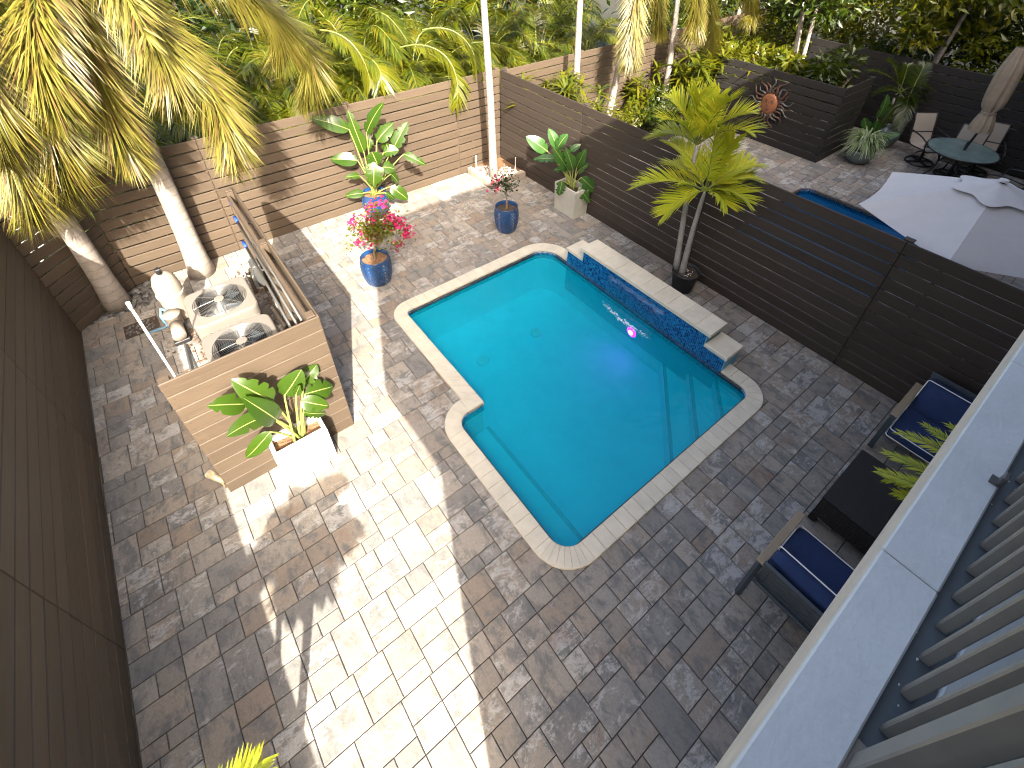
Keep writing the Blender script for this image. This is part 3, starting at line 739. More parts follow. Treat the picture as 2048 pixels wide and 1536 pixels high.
# ---- foxtail palms of the yard
def palm_trunk(base, top, r0, r1, flare=1.35, sway=.05, n=16):
    b, t = V(base), V(top); pts = []; rs = []
    for i in range(n):
        s = i/(n-1); p = b.lerp(t, s)+V((math.sin(s*3.0)*sway, math.cos(s*2.2)*sway-sway, 0))*s*(1-s)*4
        pts.append(p); rs.append((r0*(1-s)+r1*s)*(1+(flare-1)*math.exp(-s*14)))
    return MB().tube(pts, rs, 16)
def foxtail(label, base, top, r0, guided, free, group=None, sz=1.0):
    t = thing('foxtail_palm', label, 'palm', base, 0, group); top = V(top)
    part('trunk', loc(palm_trunk(base, top-V((0, 0, .7)), r0, r0*.62), base), M_TRUNK, t, True)
    part('crown_shaft', loc(MB().tube([top-V((0, 0, .72)), top-V((0, 0, .4)), top+V((0, 0, .1))], [r0*.66, r0*.72, r0*.35], 12), base), M_STEM, t, True)
    r = random.Random(int(abs(base[1])*100))
    for (mid_, tip) in guided:
        m = V(mid_) if mid_ is not None else None
        ctl = (m*2-(top+V(tip))*.5) if m is not None else (top+V(tip))*.5+V((0, 0, .9))
        part('frond', loc(frond(MB(), bez(top, ctl, tip, 14), 0.56*sz, .021, 240, 'plume', .7, .08, r, rr=.022), base), [L_FOX, M_STEM], t)
    for k in range(free):
        a = r.random()*6.28 if free > 4 else k*6.28/free+.6
        L = r.uniform(1.3, 1.8)*sz; d = V((math.cos(a), math.sin(a), 0))
        tip = top+d*L+V((0, 0, r.uniform(-1.3, .1)))
        part('frond', loc(frond(MB(), bez(top, top+d*L*.6+V((0, 0, .9)), tip, 12), 0.48*sz, .024, 90, 'plume', .55, .12, r, rr=.022), base), [L_FOX, M_STEM], t)
    return t
pA, pB = (.39, -7.55, 0), (.30, -6.36, 0)
foxtail('foxtail palm rising from the river stones in the diagonal fence corner', pA, (.42, -7.46, 4.55), .145,
        [(atX(70, 200, 1.1), atX(125, 415, 1.2)), (atX(10, 280, 1.0), atX(60, 440, 1.1)), (atX(150, 70, .5), atX(215, 240, .5)), (atX(-60, 100, 1.3), atX(10, 330, 1.5))], 5)
foxtail('foxtail palm growing beside the air conditioners with the largest hanging fronds', pB, (.30, -6.18, 4.75), .155,
        [(atX(190, 150, .9), atX(268, 325, .95)), (atX(385, 130, 1.35), atX(470, 350, 1.6)), (atX(300, 60, 1.3), atX(345, 200, 1.4)), (atX(70, 60, 1.4), atX(120, 220, 1.5)), (atX(565, 40, .9), atX(602, 212, 1.0)), (atX(500, -10, .9), atX(548, 130, 1.0))], 6)
c3 = at(987, 343, .2); c3t = atX(971, 0, c3.x); dd = (c3t-c3)/(c3t.z-c3.z)
foxtail('foxtail palm in the raised corner bed of white pebbles', (c3.x, c3.y, .05), c3+dd*4.9, .082, [], 5)
# neighbour's palms
for lab, X, pb, pt_, rw, gd in (
    ('slim palm trunk with peeling white bark behind the middle fence', .55, (1148, 190), (1162, 0), .085, []),
    ('foxtail palm with speckled shade on its trunk and a frond hanging beside it', .50, (1218, 222), (1258, 0), .085, [((1268, 40), (1258, 125)), ((1315, -10), (1318, 60))]),
    ('foxtail palm standing in the dark hedge of the far patio', .55, (1325, 215), (1357, 0), .08, [((1395, 0), (1385, 62)), ((1425, 30), (1422, 108)), ((1500, -20), (1490, 40))]),
    ('foxtail palm behind the bright strappy shrub by the far fence', -.35, (1458, 85), (1482, 0), .08, [])):
    b = atX(*pb, X); q = atX(*pt_, X); d = (q-b)/(q.z-b.z); b = b-d*b.z
    foxtail(lab, (b.x, b.y, 0), b+d*4.7, rw, [(atX(*m_, X+.5), atX(*t_, X+.6)) for m_, t_ in gd], 4, 'palms of the far patio', .85)

# ---- areca palms behind the back fence
def areca_proto(seed, nf, H, mat_, ll=.42):
    r = random.Random(seed); t = thing('areca_palm', 'x', 'palm', (0, 0, 0), 0, 'areca palms behind the sunlit fence')
    for k in range(nf):
        a = k*2.4+r.uniform(-.4, .4); L = r.uniform(.9, 1.5); z0 = r.uniform(.5, H*.55); d = V((math.cos(a), math.sin(a), 0))
        st = V((d.x*.15, d.y*.15, z0)); tip = V((d.x*L*1.25, d.y*L*1.25, z0+r.uniform(-.1, .75)*H*.45)); ctl = V((d.x*L*.45, d.y*L*.45, z0+H*r.uniform(.42, .62)))
        part('frond', frond(MB(), bez(st, ctl, tip, 12), ll, .026, 46, 'flat', .75, .22, r, r.uniform(.25, .7)), [mat_, M_STEM], t)
    mb = MB()
    for k in range(6):
        a = r.random()*6.28; mb.tube([(math.cos(a)*.2, math.sin(a)*.2, 0), (math.cos(a)*.22, math.sin(a)*.22, H*.3), (math.cos(a)*.16, math.sin(a)*.16, H*.6)], [.035, .03, .02], 7)
    part('stem', mb, M_STEM, t); return t
protos = [areca_proto(21, 16, 2.5, L_ARECA), areca_proto(22, 15, 2.8, L_ARECA, .48), areca_proto(23, 15, 2.4, L_LIME, .45), areca_proto(24, 15, 2.3, L_MID)]
used = set()
spots = [(-1.5, -6.7, 3, .9, 'dark areca palm behind the fence corner with the leaning palm'), (-1.6, -5.6, 3, .85, 'low green areca palm between the two yellow hanging palms'),
         (-1.8, -4.7, 0, .95, 'areca palm with arching green fronds behind the pen of the air conditioners'), (-1.9, -3.7, 1, 1.0, 'broad areca palm over the fence behind the tall potted plant'),
         (-1.8, -2.9, 2, .98, 'yellowish areca palm leaning over the fence top'), (-1.85, -2.0, 2, 1.05, 'yellow areca palm with its frond hanging down over the fence boards'),
         (-1.9, -1.1, 1, 1.0, 'areca palm growing behind the white corner trunk'), (-1.8, -.1, 0, .95, 'green areca palm behind the corner where the fences meet'),
         (-1.9, 1.0, 2, .95, 'yellow green areca palm behind the peeling white trunk'), (-1.9, 2.2, 0, .95, 'areca palm over the fence of the far patio'),
         (-2.9, -6.2, 0, 1.15, 'tall areca palm further back, left of the hanging fronds'), (-3.0, -4.9, 1, 1.1, 'tall areca palm further back behind the hanging yellow frond'),
         (-3.1, -3.3, 0, 1.15, 'tall areca palm in the second row above the tall potted plant'), (-3.0, -1.8, 1, 1.2, 'tall areca palm in the second row beside the corner trunk'),
         (-2.6, -.3, 2, 1.15, 'tall lime areca palm in the second row behind the corner'), (-2.6, 1.4, 1, 1.1, 'tall areca palm in the second row behind the far patio'),
         (-2.6, 3.2, 0, 1.1, 'areca palm between the far patio trunks'), (-2.4, 4.9, 2, 1.0, 'lime areca palm above the far fence'),
         (-1.55, -4.1, 2, .9, 'lime areca palm filling the gap behind the tall potted plant'), (-1.5, -2.5, 1, .95, 'green areca palm filling the gap left of the drooping frond'), (-1.5, -1.5, 2, .95, 'lime areca palm right behind the drooping frond'), (-1.5, -.6, 0, .9, 'green areca palm close behind the corner trunk'), (-1.5, .5, 2, .9, 'lime areca palm close behind the fence corner'), (-1.6, -6.1, 0, .9, 'green areca palm in the shade of the left crowns'), (-3.4, -4.1, 2, 1.2, 'lime areca palm of the third row above the potted plant'), (-3.5, -2.4, 0, 1.25, 'green areca palm of the third row above the drooping frond'), (-3.5, -.9, 2, 1.25, 'lime areca palm of the third row at the corner trunk'), (-4.3, -5.6, 1, 1.35, 'deep back areca palm in the shade of the left crowns'), (-4.3, -3.6, 0, 1.35, 'deep back areca palm with dark gaps'), (-4.4, -1.4, 1, 1.4, 'deep back areca palm at the top of the thicket'),
         (-4.4, .8, 0, 1.35, 'deep back areca palm beyond the corner'), (-4.4, 3.0, 1, 1.35, 'deep back areca palm beyond the far patio fence'), (-4.2, 5.2, 0, 1.3, 'deep back areca palm beside the leafy trees')]
for (x, y, k, s, lab) in spots:
    x = min(x, -2.1*s)
    if k not in used: used.add(k); o = protos[k]; o.location = (x, y, -.03); o.scale = (s,)*3; o['label'] = lab
    else: dup(protos[k], (x, y, -.03), RN.random()*6.28, lab, scale=s)
# one long frond drooping over the fence face
hang = thing('palm_frond', 'single long yellow green palm frond drooping over the back fence', 'frond', (-.6, -1.6, 1.9))
for pth_ in ([atX(800, 95, -.9), atX(880, 70, -.3), atX(930, 130, .05), atX(912, 215, .10)], [atX(690, 120, -.7), atX(735, 95, -.4), atX(770, 130, -.1), atX(762, 172, .0)],
             [atX(845, 60, -.8), atX(915, 40, -.4), atX(950, 90, -.15), atX(955, 140, -.05)], [atX(640, 60, -.8), atX(700, 60, -.4), atX(735, 115, -.2), atX(742, 175, -.12)]):
    P = [V(p) for p in pth_]; pts = []
    for i in range(16):
        s = i/15; a = P[0].lerp(P[1], s); b = P[1].lerp(P[2], s); c = P[2].lerp(P[3], s); pts.append(a.lerp(b, s).lerp(b.lerp(c, s), s))
    part('frond', loc(frond(MB(), pts, .42, .030, 64, 'flat', .8, .1, RN, .3, .55), (-.6, -1.6, 1.9)), [L_LIME, M_STEM], hang)

# ---- leafy masses
def cloud(n, size, seed, shp=(1, 1, 1), hollow=.55, narrow=.45, clumps=14):
    r = random.Random(seed); mb = MB(); cl = []
    for k in range(clumps):
        d = V((r.gauss(0, 1), r.gauss(0, 1), r.gauss(0, 1))).normalized()*r.uniform(.35, .85); cl.append((d, r.uniform(.25, .45)))
    for i in range(n):
        c, cr = cl[i % clumps]; d = V((r.gauss(0, 1), r.gauss(0, 1), r.gauss(0, 1))).normalized()
        p = c+d*cr*(hollow+(1-hollow)*r.random()); p = V((p.x*shp[0], p.y*shp[1], p.z*shp[2]))
        ax = (d*.6+V((r.gauss(0, .6), r.gauss(0, .6), r.gauss(-.1, .5)))).normalized(); s = size*r.uniform(.6, 1.3)
        b = ax.cross(V((r.gauss(0, 1), r.gauss(0, 1), r.gauss(0, 1)))).normalized()*(s*narrow*.5); nn = ax.cross(b).normalized()*(s*.08)
        mb.add([p, p+ax*s*.5+b+nn, p+ax*s, p+ax*s*.5-b+nn], [(0, 1, 2), (0, 2, 3)])
    return mb
def shrub(name, label, pos, shp, n, size, mat_, seed, zc=None, narrow=.4, cat='shrub', group=None):
    t = thing(name, label, cat, (pos[0], pos[1], -.03), 0, group); zc = zc if zc is not None else shp[2]*.85
    part('foliage', shift(cloud(n, size, seed, shp, narrow=narrow), (0, 0, zc)), mat_, t)
    r = random.Random(seed)
    for k in range(4):
        a = r.random()*6.28; part('stem', MB().tube([(math.cos(a)*.05, math.sin(a)*.05, 0), (math.cos(a)*shp[0]*.3, math.sin(a)*shp[1]*.3, zc*.7), (math.cos(a)*shp[0]*.6, math.sin(a)*shp[1]*.6, zc*1.2)], [.03, .02, .008], 6), M_WOODY, t)
    return t
def strappy(name, label, pos, H, n, mat_, seed, w_=.05, spread=.8, cat='shrub', arch=.5):
    r = random.Random(seed); t = thing(name, label, cat, (pos[0], pos[1], pos[2] if len(pos) > 2 else 0), 0); mb = MB()
    heads = [V((r.gauss(0, .28)*spread, r.gauss(0, .28)*spread, H*r.uniform(.45, .8))) for _ in range(max(6, n//14))]
    for h in heads:
        mb.tube([(h.x*.5, h.y*.5, 0), (h.x*.8, h.y*.8, h.z*.6), h], [.02, .016, .012], 5, 1)
        for k in range(20):
            a = r.random()*6.28; e = r.uniform(-.2, 1.1); d = V((math.cos(a)*math.cos(e), math.sin(a)*math.cos(e), math.sin(e)))
            leaflet(mb, h+V((0, 0, r.uniform(-.12, .05))), d, V((0, 0, 1)), r.uniform(.36, .56), w_*1.1, arch)
    part('foliage', mb, [mat_, M_STEM], t); return t
strappy('strappy_shrub', 'bright strappy shrub beside the peeling white trunk where two fences meet', (.75, 1.0, 0), 2.3, 420, L_LIME, 31, .055, 1.5)
q = atX(1395, 150, .8); strappy('strappy_shrub', 'tall bright strappy shrub at the end of the dark screen', (.8, q.y, 0), 2.1, 640, L_LIME, 32, .06, 2.4)
q = atX(1295, 165, .5); strappy('strappy_shrub', 'small bright strappy shrub against the far sunlit fence', (.5, q.y, 0), 1.1, 120, L_LIME, 33, .05, 1.0)
shrub('hedge_shrub', 'dark low hedge shrub between two trunks of the far patio', (1.05, 4.1), (.55, .85, .62), 1500, .10, L_MID, 41)
shrub('hedge_shrub', 'dark low hedge shrub below the bright strappy shrub', (1.1, 5.3), (.5, .8, .55), 1300, .10, L_DARK, 42)
shrub('hedge_shrub', 'yellow green hedge shrub at the foot of the speckled palm', (.9, 3.1), (.4, .6, .55), 900, .09, L_LIME, 43)
# fishtail thicket behind the dark screen
for lab, x, y, sh, mt, sd in (('broad leafy bush filling the planter behind the copper sun', 2.3, 6.7, (1.0, .75, .75), L_LIME, 51), ('dark leafy bush in the planter behind the corner of the dark screen', 3.6, 6.75, (.75, .7, .8), L_MID, 52),
                               ('yellow green leafy bush behind the top of the dark screen', 1.0, 7.0, (.8, .9, 1.0), L_LIME, 53)):
    shrub('leafy_bush', lab, (x, y), sh, 1500, .20, mt, sd, 1.35, .42)
def tree(label, pos, H, R, mat_, seed, n=2600, size=.16, lean=(0, 0), stems=2):
    t = thing('leafy_tree', label, 'tree', (pos[0], pos[1], -.03), 0, 'leafy trees beyond the far patio'); r = random.Random(seed)
    for k in range(stems):
        a = r.random()*6.28; part('trunk', MB().tube(bez((math.cos(a)*.1, math.sin(a)*.1, 0), (lean[0]*.3+math.cos(a)*.2, lean[1]*.3+math.sin(a)*.2, H*.5), (lean[0]+math.cos(a)*R*.4, lean[1]+math.sin(a)*R*.4, H), 8), [.07, .065, .06, .055, .045, .04, .03, .015], 8), M_TRUNK, t, True)
    part('crown', shift(cloud(n, size, seed, (R, R, R*.8), .4, .42, 22), (lean[0], lean[1], H*.82)), mat_, t); return t
tree('slender tree with thin leaning trunks behind the dark screen', (2.6, 7.6), 3.6, 1.1, L_MID, 61, 1500, .2, (-.3, .2), 4)
tree('yellow green tree with drooping leaves above the far dark fence', (4.6, 9.6), 3.6, 1.35, L_LIME, 62, 2200, .22, (0, -.4))
for i, (lab, x, y, H, R_, mt) in enumerate((('dense tree behind the far dark fence beside the folded parasol', 5.2, 11.2, 3.2, 1.7, L_MID), ('loose green tree behind the far dark fence', 3.0, 11.2, 3.4, 1.8, L_LIME), ('bushy tree at the right end of the far dark fence', 7.2, 11.0, 3.2, 1.8, L_MID),
                              ('dark tree standing furthest beyond the copper sun', .6, 10.6, 3.4, 1.8, L_MID), ('tall pale tree behind the far fence corner', -2.0, 8.2, 3.6, 1.9, L_MID), ('deep green tree beyond the end of the sunlit fence', -1.6, 12.0, 3.8, 2.1, L_DARK),
                              ('broad dark tree closing the view beyond the far patio', 3.6, 14.5, 4.2, 2.6, L_DARK), ('broad tree far behind the folded parasol', 8.0, 14.5, 4.2, 2.6, L_MID), ('distant dark tree at the end of the thicket', -3.8, 15.5, 4.6, 2.8, L_DARK))):
    tree(lab, (x, y), H, R_*1.15, mt, 70+i, 4200, .2)
for i, y in enumerate((-9.5, -6.6, -3.4, -.2, 3.2, 6.6)):
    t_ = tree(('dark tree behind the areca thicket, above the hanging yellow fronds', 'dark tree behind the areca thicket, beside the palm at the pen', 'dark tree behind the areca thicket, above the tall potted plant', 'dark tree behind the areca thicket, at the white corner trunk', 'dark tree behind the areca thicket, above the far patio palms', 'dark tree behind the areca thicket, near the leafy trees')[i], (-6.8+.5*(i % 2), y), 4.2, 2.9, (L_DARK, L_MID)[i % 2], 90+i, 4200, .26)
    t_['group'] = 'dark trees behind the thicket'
for i, (x, y, lab) in enumerate(((2.6, 9.9, 'leafy shrub behind the far dark fence near the screen corner'), (4.2, 10.1, 'leafy shrub behind the far dark fence above the urn palm'), (5.9, 9.9, 'leafy shrub behind the far dark fence above the sling chairs'), (7.6, 10.0, 'leafy shrub behind the far dark fence beyond the folded parasol'), (-1.3, 6.6, 'leafy shrub beyond the sunlit fence of the far patio'), (-1.4, 9.2, 'leafy shrub at the far end of the sunlit fence'), (.9, 9.4, 'leafy shrub behind the bush of the dark screen'))):
    shrub('hedge_shrub', lab, (x, y), (1.15, 1.0, 1.3), 3000, .13, (L_LIME, L_MID, L_LIME)[i % 3], 120+i, 1.3, .45, group='shrubs behind the far fence')
for i in range(6):
    shrub('hedge_shrub', 'dark hedge shrub growing outside the fence of the side passage', (8.6-1.55*i, -8.62), (.95, .32, .95), 1500, .11, L_DARK, 140+i, .92, .45, group='hedge outside the side passage')  # hidden hedge, added to block bright light through the board gaps
shrub('hedge_shrub', 'dark hedge shrub behind the diagonal fence corner', (-.15, -8.35), (.6, .45, .95), 1500, .11, L_DARK, 150, .9, .45)  # hidden shrub, added to stop light slits in the diagonal fence
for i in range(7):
    shrub('hedge_shrub', 'dark low shrub in the shade right behind the sunlit back fence', (-.62, -6.5+1.05*i), (.32, .75, .85), 1300, .11, L_DARK, 160+i, .85, .45, group='shrubs behind the back fence')  # hidden shrub row, added to keep the back fence's gaps dark
mb = MB(); r = random.Random(4)                      # low undergrowth behind the fences
for i in range(9000):
    if i < 6500: x, y = r.uniform(-9, -.25), r.uniform(-11, 9)
    else: x, y = r.uniform(0, 10), r.uniform(8.8, 17)
    z = r.random()**2*1.3; a = r.random()*6.28; s = r.uniform(.1, .26)
    leaflet(mb, V((x, y, z)), V((math.cos(a), math.sin(a), r.uniform(.1, 1))).normalized(), V((0, 0, 1)), s*1.6, s*.4, .4)
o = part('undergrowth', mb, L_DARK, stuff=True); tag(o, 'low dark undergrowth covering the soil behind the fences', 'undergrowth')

# ---- bird of paradise plants
def blade(mb, B, T, wd, Nh, arch=.12, fold=.25, rag=0.0, r=None, n=17):
    B, T = V(B), V(T); ax = T-B; L = ax.length; a = ax/L; S = a.cross(V(Nh)).normalized(); Nn = S.cross(a); rows = []
    for i in range(n+1):
        s = i/n; c = B+ax*s+Nn*(arch*L*4*s*(1-s)*.5); w_ = wd*.5*(math.sin(math.pi*min(1, s**.72*.985+.012))**.62)
        row = []
        for u in (-1, -.5, -.04, .04, .5, 1):
            k = 1.0
            if rag and abs(u) == 1 and r.random() < rag: k = r.uniform(.42, .8)
            row.append(c+S*(u*w_*k)+Nn*(fold*abs(u)*w_*.9-.18*w_*u*u))
        rows += row
    o = len(mb.v); mb.v += [tuple(p) for p in rows]
    for i in range(n):
        for j in range(5):
            q = o+i*6+j; mb.f.append((q, q+1, q+7, q+6)); mb.m.append(1 if j == 2 else 0)
def bop(label, c, soil, leaves, mat_, r, cat='plant', name='bird_of_paradise_plant', group=None, arch=.16):
    t = thing(name, label, cat, (c[0], c[1], soil), 0, group); o0 = V((c[0], c[1], soil))
    vd = V((CAM.x-c[0], CAM.y-c[1], 0)).normalized()
    for (bx, by, tx, ty, wp, *ex) in leaves:
        od = ex[0] if ex else r.uniform(-.12, .12)
        B = atP(bx, by, c, od); T = atP(tx, ty, c, od+r.uniform(-.12, .12)); dist = (B-CAM).dot(DV)
        wd = wp*dist/FPX*1.32; mb = MB()
        nh = (vd*.75+V((0, 0, .8))+V((r.gauss(0, .25), r.gauss(0, .25), 0))).normalized()
        blade(mb, B, T, wd, nh, arch*r.uniform(.4, 1.3), r.uniform(.15, .45), .26 if r.random() < .65 else .06, r)
        foot = o0+V((r.gauss(0, .03), r.gauss(0, .03), 0)); d = T-B
        ctl = (foot+B)*.5+V((0, 0, .12*(B-foot).length))
        mb.tube([*bez(foot, ctl, B, 8), B+d*.1], [.016, .015, .014, .013, .012, .011, .010, .009, .006], 6, 1)
        part('leaf', shift(mb, (-o0.x, -o0.y, -o0.z)), [mat_, M_RIB], t, True)
    return t
def glazed_pot(label, c, R, H, mat_, prof=None, soil=M_BARK, bumps=True, name='plant_pot'):
    t = thing(name, label, 'pot', (c[0], c[1], 0))
    prof = prof or [(.62, 0), (.78, .10), (.94, .35), (1.0, .62), (.97, .85), (.92, .97), (.95, 1.0), (.90, 1.01), (.85, .99), (.84, .86)]
    mb = MB().lathe([(a*R, b*H) for a, b in prof], 40); mb.lathe([(.001, 0), (prof[0][0]*R, 0)], 40)
    part('pot_body', mb, mat_, t, True)
    if bumps:
        mb = MB(); rows = 13; r = random.Random(2)
        for i in range(rows):
            s = .08+.84*i/rows; z = s*H; n = 34
            for k in range(len(prof)-1):
                if prof[k][1] <= s <= prof[k+1][1]: f = (s-prof[k][1])/max(1e-6, prof[k+1][1]-prof[k][1]); Rr = (prof[k][0]*(1-f)+prof[k+1][0]*f)*R; break
            for j in range(n):
                a = 2*math.pi*(j+.5*(i % 2))/n; e = V((math.cos(a), math.sin(a), 0)); ta = V((-e.y, e.x, 0)); c0 = e*(Rr-.002)+V((0, 0, z)); w_ = Rr*math.pi/n*1.0; h = .84*H/rows*.75
                mb.add([c0-ta*w_*.9, c0-V((0, 0, h)), c0+ta*w_*.9, c0+V((0, 0, h)), c0+e*.013], [(0, 1, 4), (1, 2, 4), (2, 3, 4), (3, 0, 4)])
        part('scale_relief', mb, mat_, t, stuff=True)
    r = random.Random(5); mb = MB(); n = 22; Rs = .84*R
    vs = [(0, 0, .88*H+.01)]; fs = []
    for k in (1, 2, 3):
        for j in range(n): vs.append((Rs*k/3*math.cos(6.2832*j/n), Rs*k/3*math.sin(6.2832*j/n), .87*H+r.uniform(-.012, .015)))
    fs += [(0, 1+j, 1+(j+1) % n) for j in range(n)]
    for k in (0, 1): fs += [(1+k*n+j, 1+(k+1)*n+j, 1+(k+1)*n+(j+1) % n, 1+k*n+(j+1) % n) for j in range(n)]
    mb.add(vs, fs); part('soil', mb, soil, t); return t
def box_planter(label, c, dx, dy, H, mat_, soil, wall=.045, taper=.0, name='square_planter'):
    t = thing(name, label, 'planter', (c[0], c[1], 0)); mb = MB()
    q = lambda k, z: [(-dx/2*k, -dy/2*k, z), (dx/2*k, -dy/2*k, z), (dx/2*k, dy/2*k, z), (-dx/2*k, dy/2*k, z)]
    ix, iy = 1-2*wall/dx, 1-2*wall/dy
    vs = q(1-taper, 0)+q(.985, H-.012)+[(p[0]*.985, p[1]*.985, H) for p in q(1, 0)]+[(p[0]*ix, p[1]*iy, H) for p in q(1, 0)]+[(p[0]*ix, p[1]*iy, H-.16) for p in q(1, 0)]
    vs[4:8] = q(1, H-.012)
    fs = [(3, 2, 1, 0)]
    for k in range(4): fs += [(k*4+i, k*4+(i+1) % 4, k*4+4+(i+1) % 4, k*4+4+i) for i in range(4)]
    mb.add(vs, fs); part('planter_body', mb, mat_, t)
    sm = MB(); r = random.Random(8); nx = 8
    for i in range(nx+1):
        for j in range(nx+1): sm.v.append(((i/nx-.5)*dx*ix*.995, (j/nx-.5)*dy*iy*.995, H-.085+r.uniform(-.012, .012)))
    for i in range(nx):
        for j in range(nx): a = i*(nx+1)+j; sm.f.append((a, a+nx+1, a+nx+2, a+1)); sm.m.append(0)
    part('soil', sm, soil, t); return t
RB = random.Random(17)
cT = (.42, -3.26); glazed_pot('blue glazed pot holding the tall leafy plant against the back fence', cT, .24, .50, M_BLUEPOT)
bop('tall bird of paradise plant with paddle leaves in front of the sunlit fence', cT, .44, [
    (698, 259, 621, 236, 24), (728, 305, 695, 219, 20), (733, 266, 767, 205, 22), (754, 282, 787, 246, 25), (787, 297, 815, 244, 22), (715, 321, 661, 318, 22), (744, 304, 756, 330, 26, -.25),
    (748, 324, 748, 373, 30, -.3), (767, 305, 798, 300, 20, -.1), (808, 308, 851, 330, 16, -.05), (766, 334, 790, 338, 22, -.2), (782, 348, 797, 367, 16, -.2), (720, 352, 690, 355, 12), (728, 386, 690, 392, 14, -.1),
    (782, 373, 816, 399, 20, -.1), (772, 386, 789, 399, 11, -.2), (770, 300, 775, 284, 14), (738, 300, 742, 262, 12)], L_BOP, RB)
cP = (2.56, -.21); box_planter('grey concrete planter standing at the foot of the middle fence', cP, .58, .36, .58, M_CONC, M_SOIL, .04, .06)
bop('deep green bird of paradise plant in the grey concrete planter', cP, .5, [
    (1094, 302, 1052, 273, 22), (1114, 295, 1097, 257, 17), (1115, 297, 1136, 268, 19), (1112, 317, 1067, 319, 15), (1136, 340, 1107, 295, 22, -.1), (1146, 340, 1131, 295, 18, -.12), (1153, 336, 1172, 298, 18),
    (1139, 302, 1162, 289, 11), (1156, 343, 1177, 329, 18), (1124, 340, 1108, 340, 10, -.1), (1124, 362, 1118, 391, 17, -.15), (1163, 355, 1194, 384, 20, -.12), (1158, 375, 1179, 405, 18, -.15)], L_BOPD, RB)
cW = (4.69, -6.17); box_planter('white square planter in front of the tan equipment screen', cW, .27, .56, .54, M_WPOT, M_BARK, .04, .0)
bop('sunlit bird of paradise plant spreading from the white planter', cW, .44, [
    (545, 802, 463, 759, 38), (492, 808, 414, 811, 32), (554, 840, 485, 795, 34, -.1), (532, 832, 453, 873, 32, -.1), (540, 864, 492, 916, 25, -.15), (569, 791, 603, 739, 38), (607, 764, 634, 729, 27, .1),
    (610, 788, 666, 773, 34), (603, 802, 657, 812, 26, -.05), (607, 825, 652, 826, 17, -.08), (592, 790, 600, 770, 14)], L_BOP, RB)

# ---- bougainvilleas
def bougain(label, c, soil, ctr, rx, rz, nleaf, fl, mat_, seed, arms):
    t = thing('bougainvillea', label, 'plant', (c[0], c[1], soil)); o0 = (c[0], c[1], soil); r = random.Random(seed); K = atP(*ctr, c)
    mb = MB().tube([V((c[0], c[1], soil-.03)), V((c[0]+.015, c[1], soil+.12)), K.lerp(V((c[0], c[1], soil)), .35)], [.02, .016, .012], 7)
    tips = [atP(x, y, c, r.uniform(-.15, .15)) for x, y in arms]
    for p in tips: mb.tube(bez(K.lerp(V((c[0], c[1], soil)), .45), K+V((0, 0, .1)), p, 6), [.009, .008, .007, .005, .004, .003], 5)
    part('stem', shift(mb, (-o0[0], -o0[1], -o0[2])), M_WOODY, t)
    lf = MB(); br = MB()
    def leaf(m, p, s):
        ax = V((r.gauss(0, 1), r.gauss(0, 1), r.gauss(0, .7))).normalized(); b = ax.orthogonal().normalized(); b.rotate(Matrix.Rotation(r.random()*6.28, 3, ax)); 
        m.add([p, p+ax*s*.5+b*s*.35, p+ax*s, p+ax*s*.5-b*s*.35], [(0, 1, 2), (0, 2, 3)])
    for i in range(nleaf):
        if r.random() < .55:
            p = K+V((r.gauss(0, rx*.45), r.gauss(0, rx*.45), r.gauss(0, rz*.45)))
        else:
            q = r.choice(tips); s = r.random()**.5; p = K.lerp(q, s)+V((r.gauss(0, .05), r.gauss(0, .05), r.gauss(0, .05)))
        leaf(lf, p, r.uniform(.035, .062))
    for (x, y, n_) in fl:
        q = atP(x, y, c, r.uniform(-.15, .12))
        for k in range(n_): leaf(br, q+V((r.gauss(0, .045), r.gauss(0, .045), r.gauss(0, .04))), r.uniform(.045, .07))
    part('foliage', shift(lf, (-o0[0], -o0[1], -o0[2])), mat_, t, stuff=True); part('flowers', shift(br, (-o0[0], -o0[1], -o0[2])), L_BRACT, t, stuff=True); return t
cB = (2.27, -4.13); glazed_pot('blue scaled pot in the sunlit strip holding the flowering bougainvillea', cB, .235, .50, M_BLUEPOT)
bougain('bougainvillea full of magenta flowers in the sunlit pot', cB, .45, (757, 460), .30, .24, 1150, [(705, 452, 34), (718, 485, 26), (742, 412, 40), (765, 405, 30), (778, 432, 46), (792, 442, 50), (813, 468, 44), (735, 440, 26), (757, 468, 40), (800, 448, 36), (712, 440, 22), (796, 490, 26), (750, 445, 30), (770, 455, 40), (729, 462, 24), (815, 455, 22), (748, 487, 8)],
        L_LIME, 3, [(700, 460), (698, 495), (745, 405), (770, 400), (800, 440), (822, 470), (800, 492), (735, 430), (712, 440)])
cS = (2.34, -1.60); glazed_pot('blue scaled pot holding the small sparse bougainvillea', cS, .215, .52, M_BLUEPOT, soil=M_SOIL)
bougain('small sparse bougainvillea with a few red flowers', cS, .46, (1012, 366), .17, .17, 240, [(989, 365, 16), (996, 356, 9), (992, 377, 8)], L_DARK, 4, [(985, 366), (1000, 345), (1020, 350), (1031, 378), (1018, 385)])

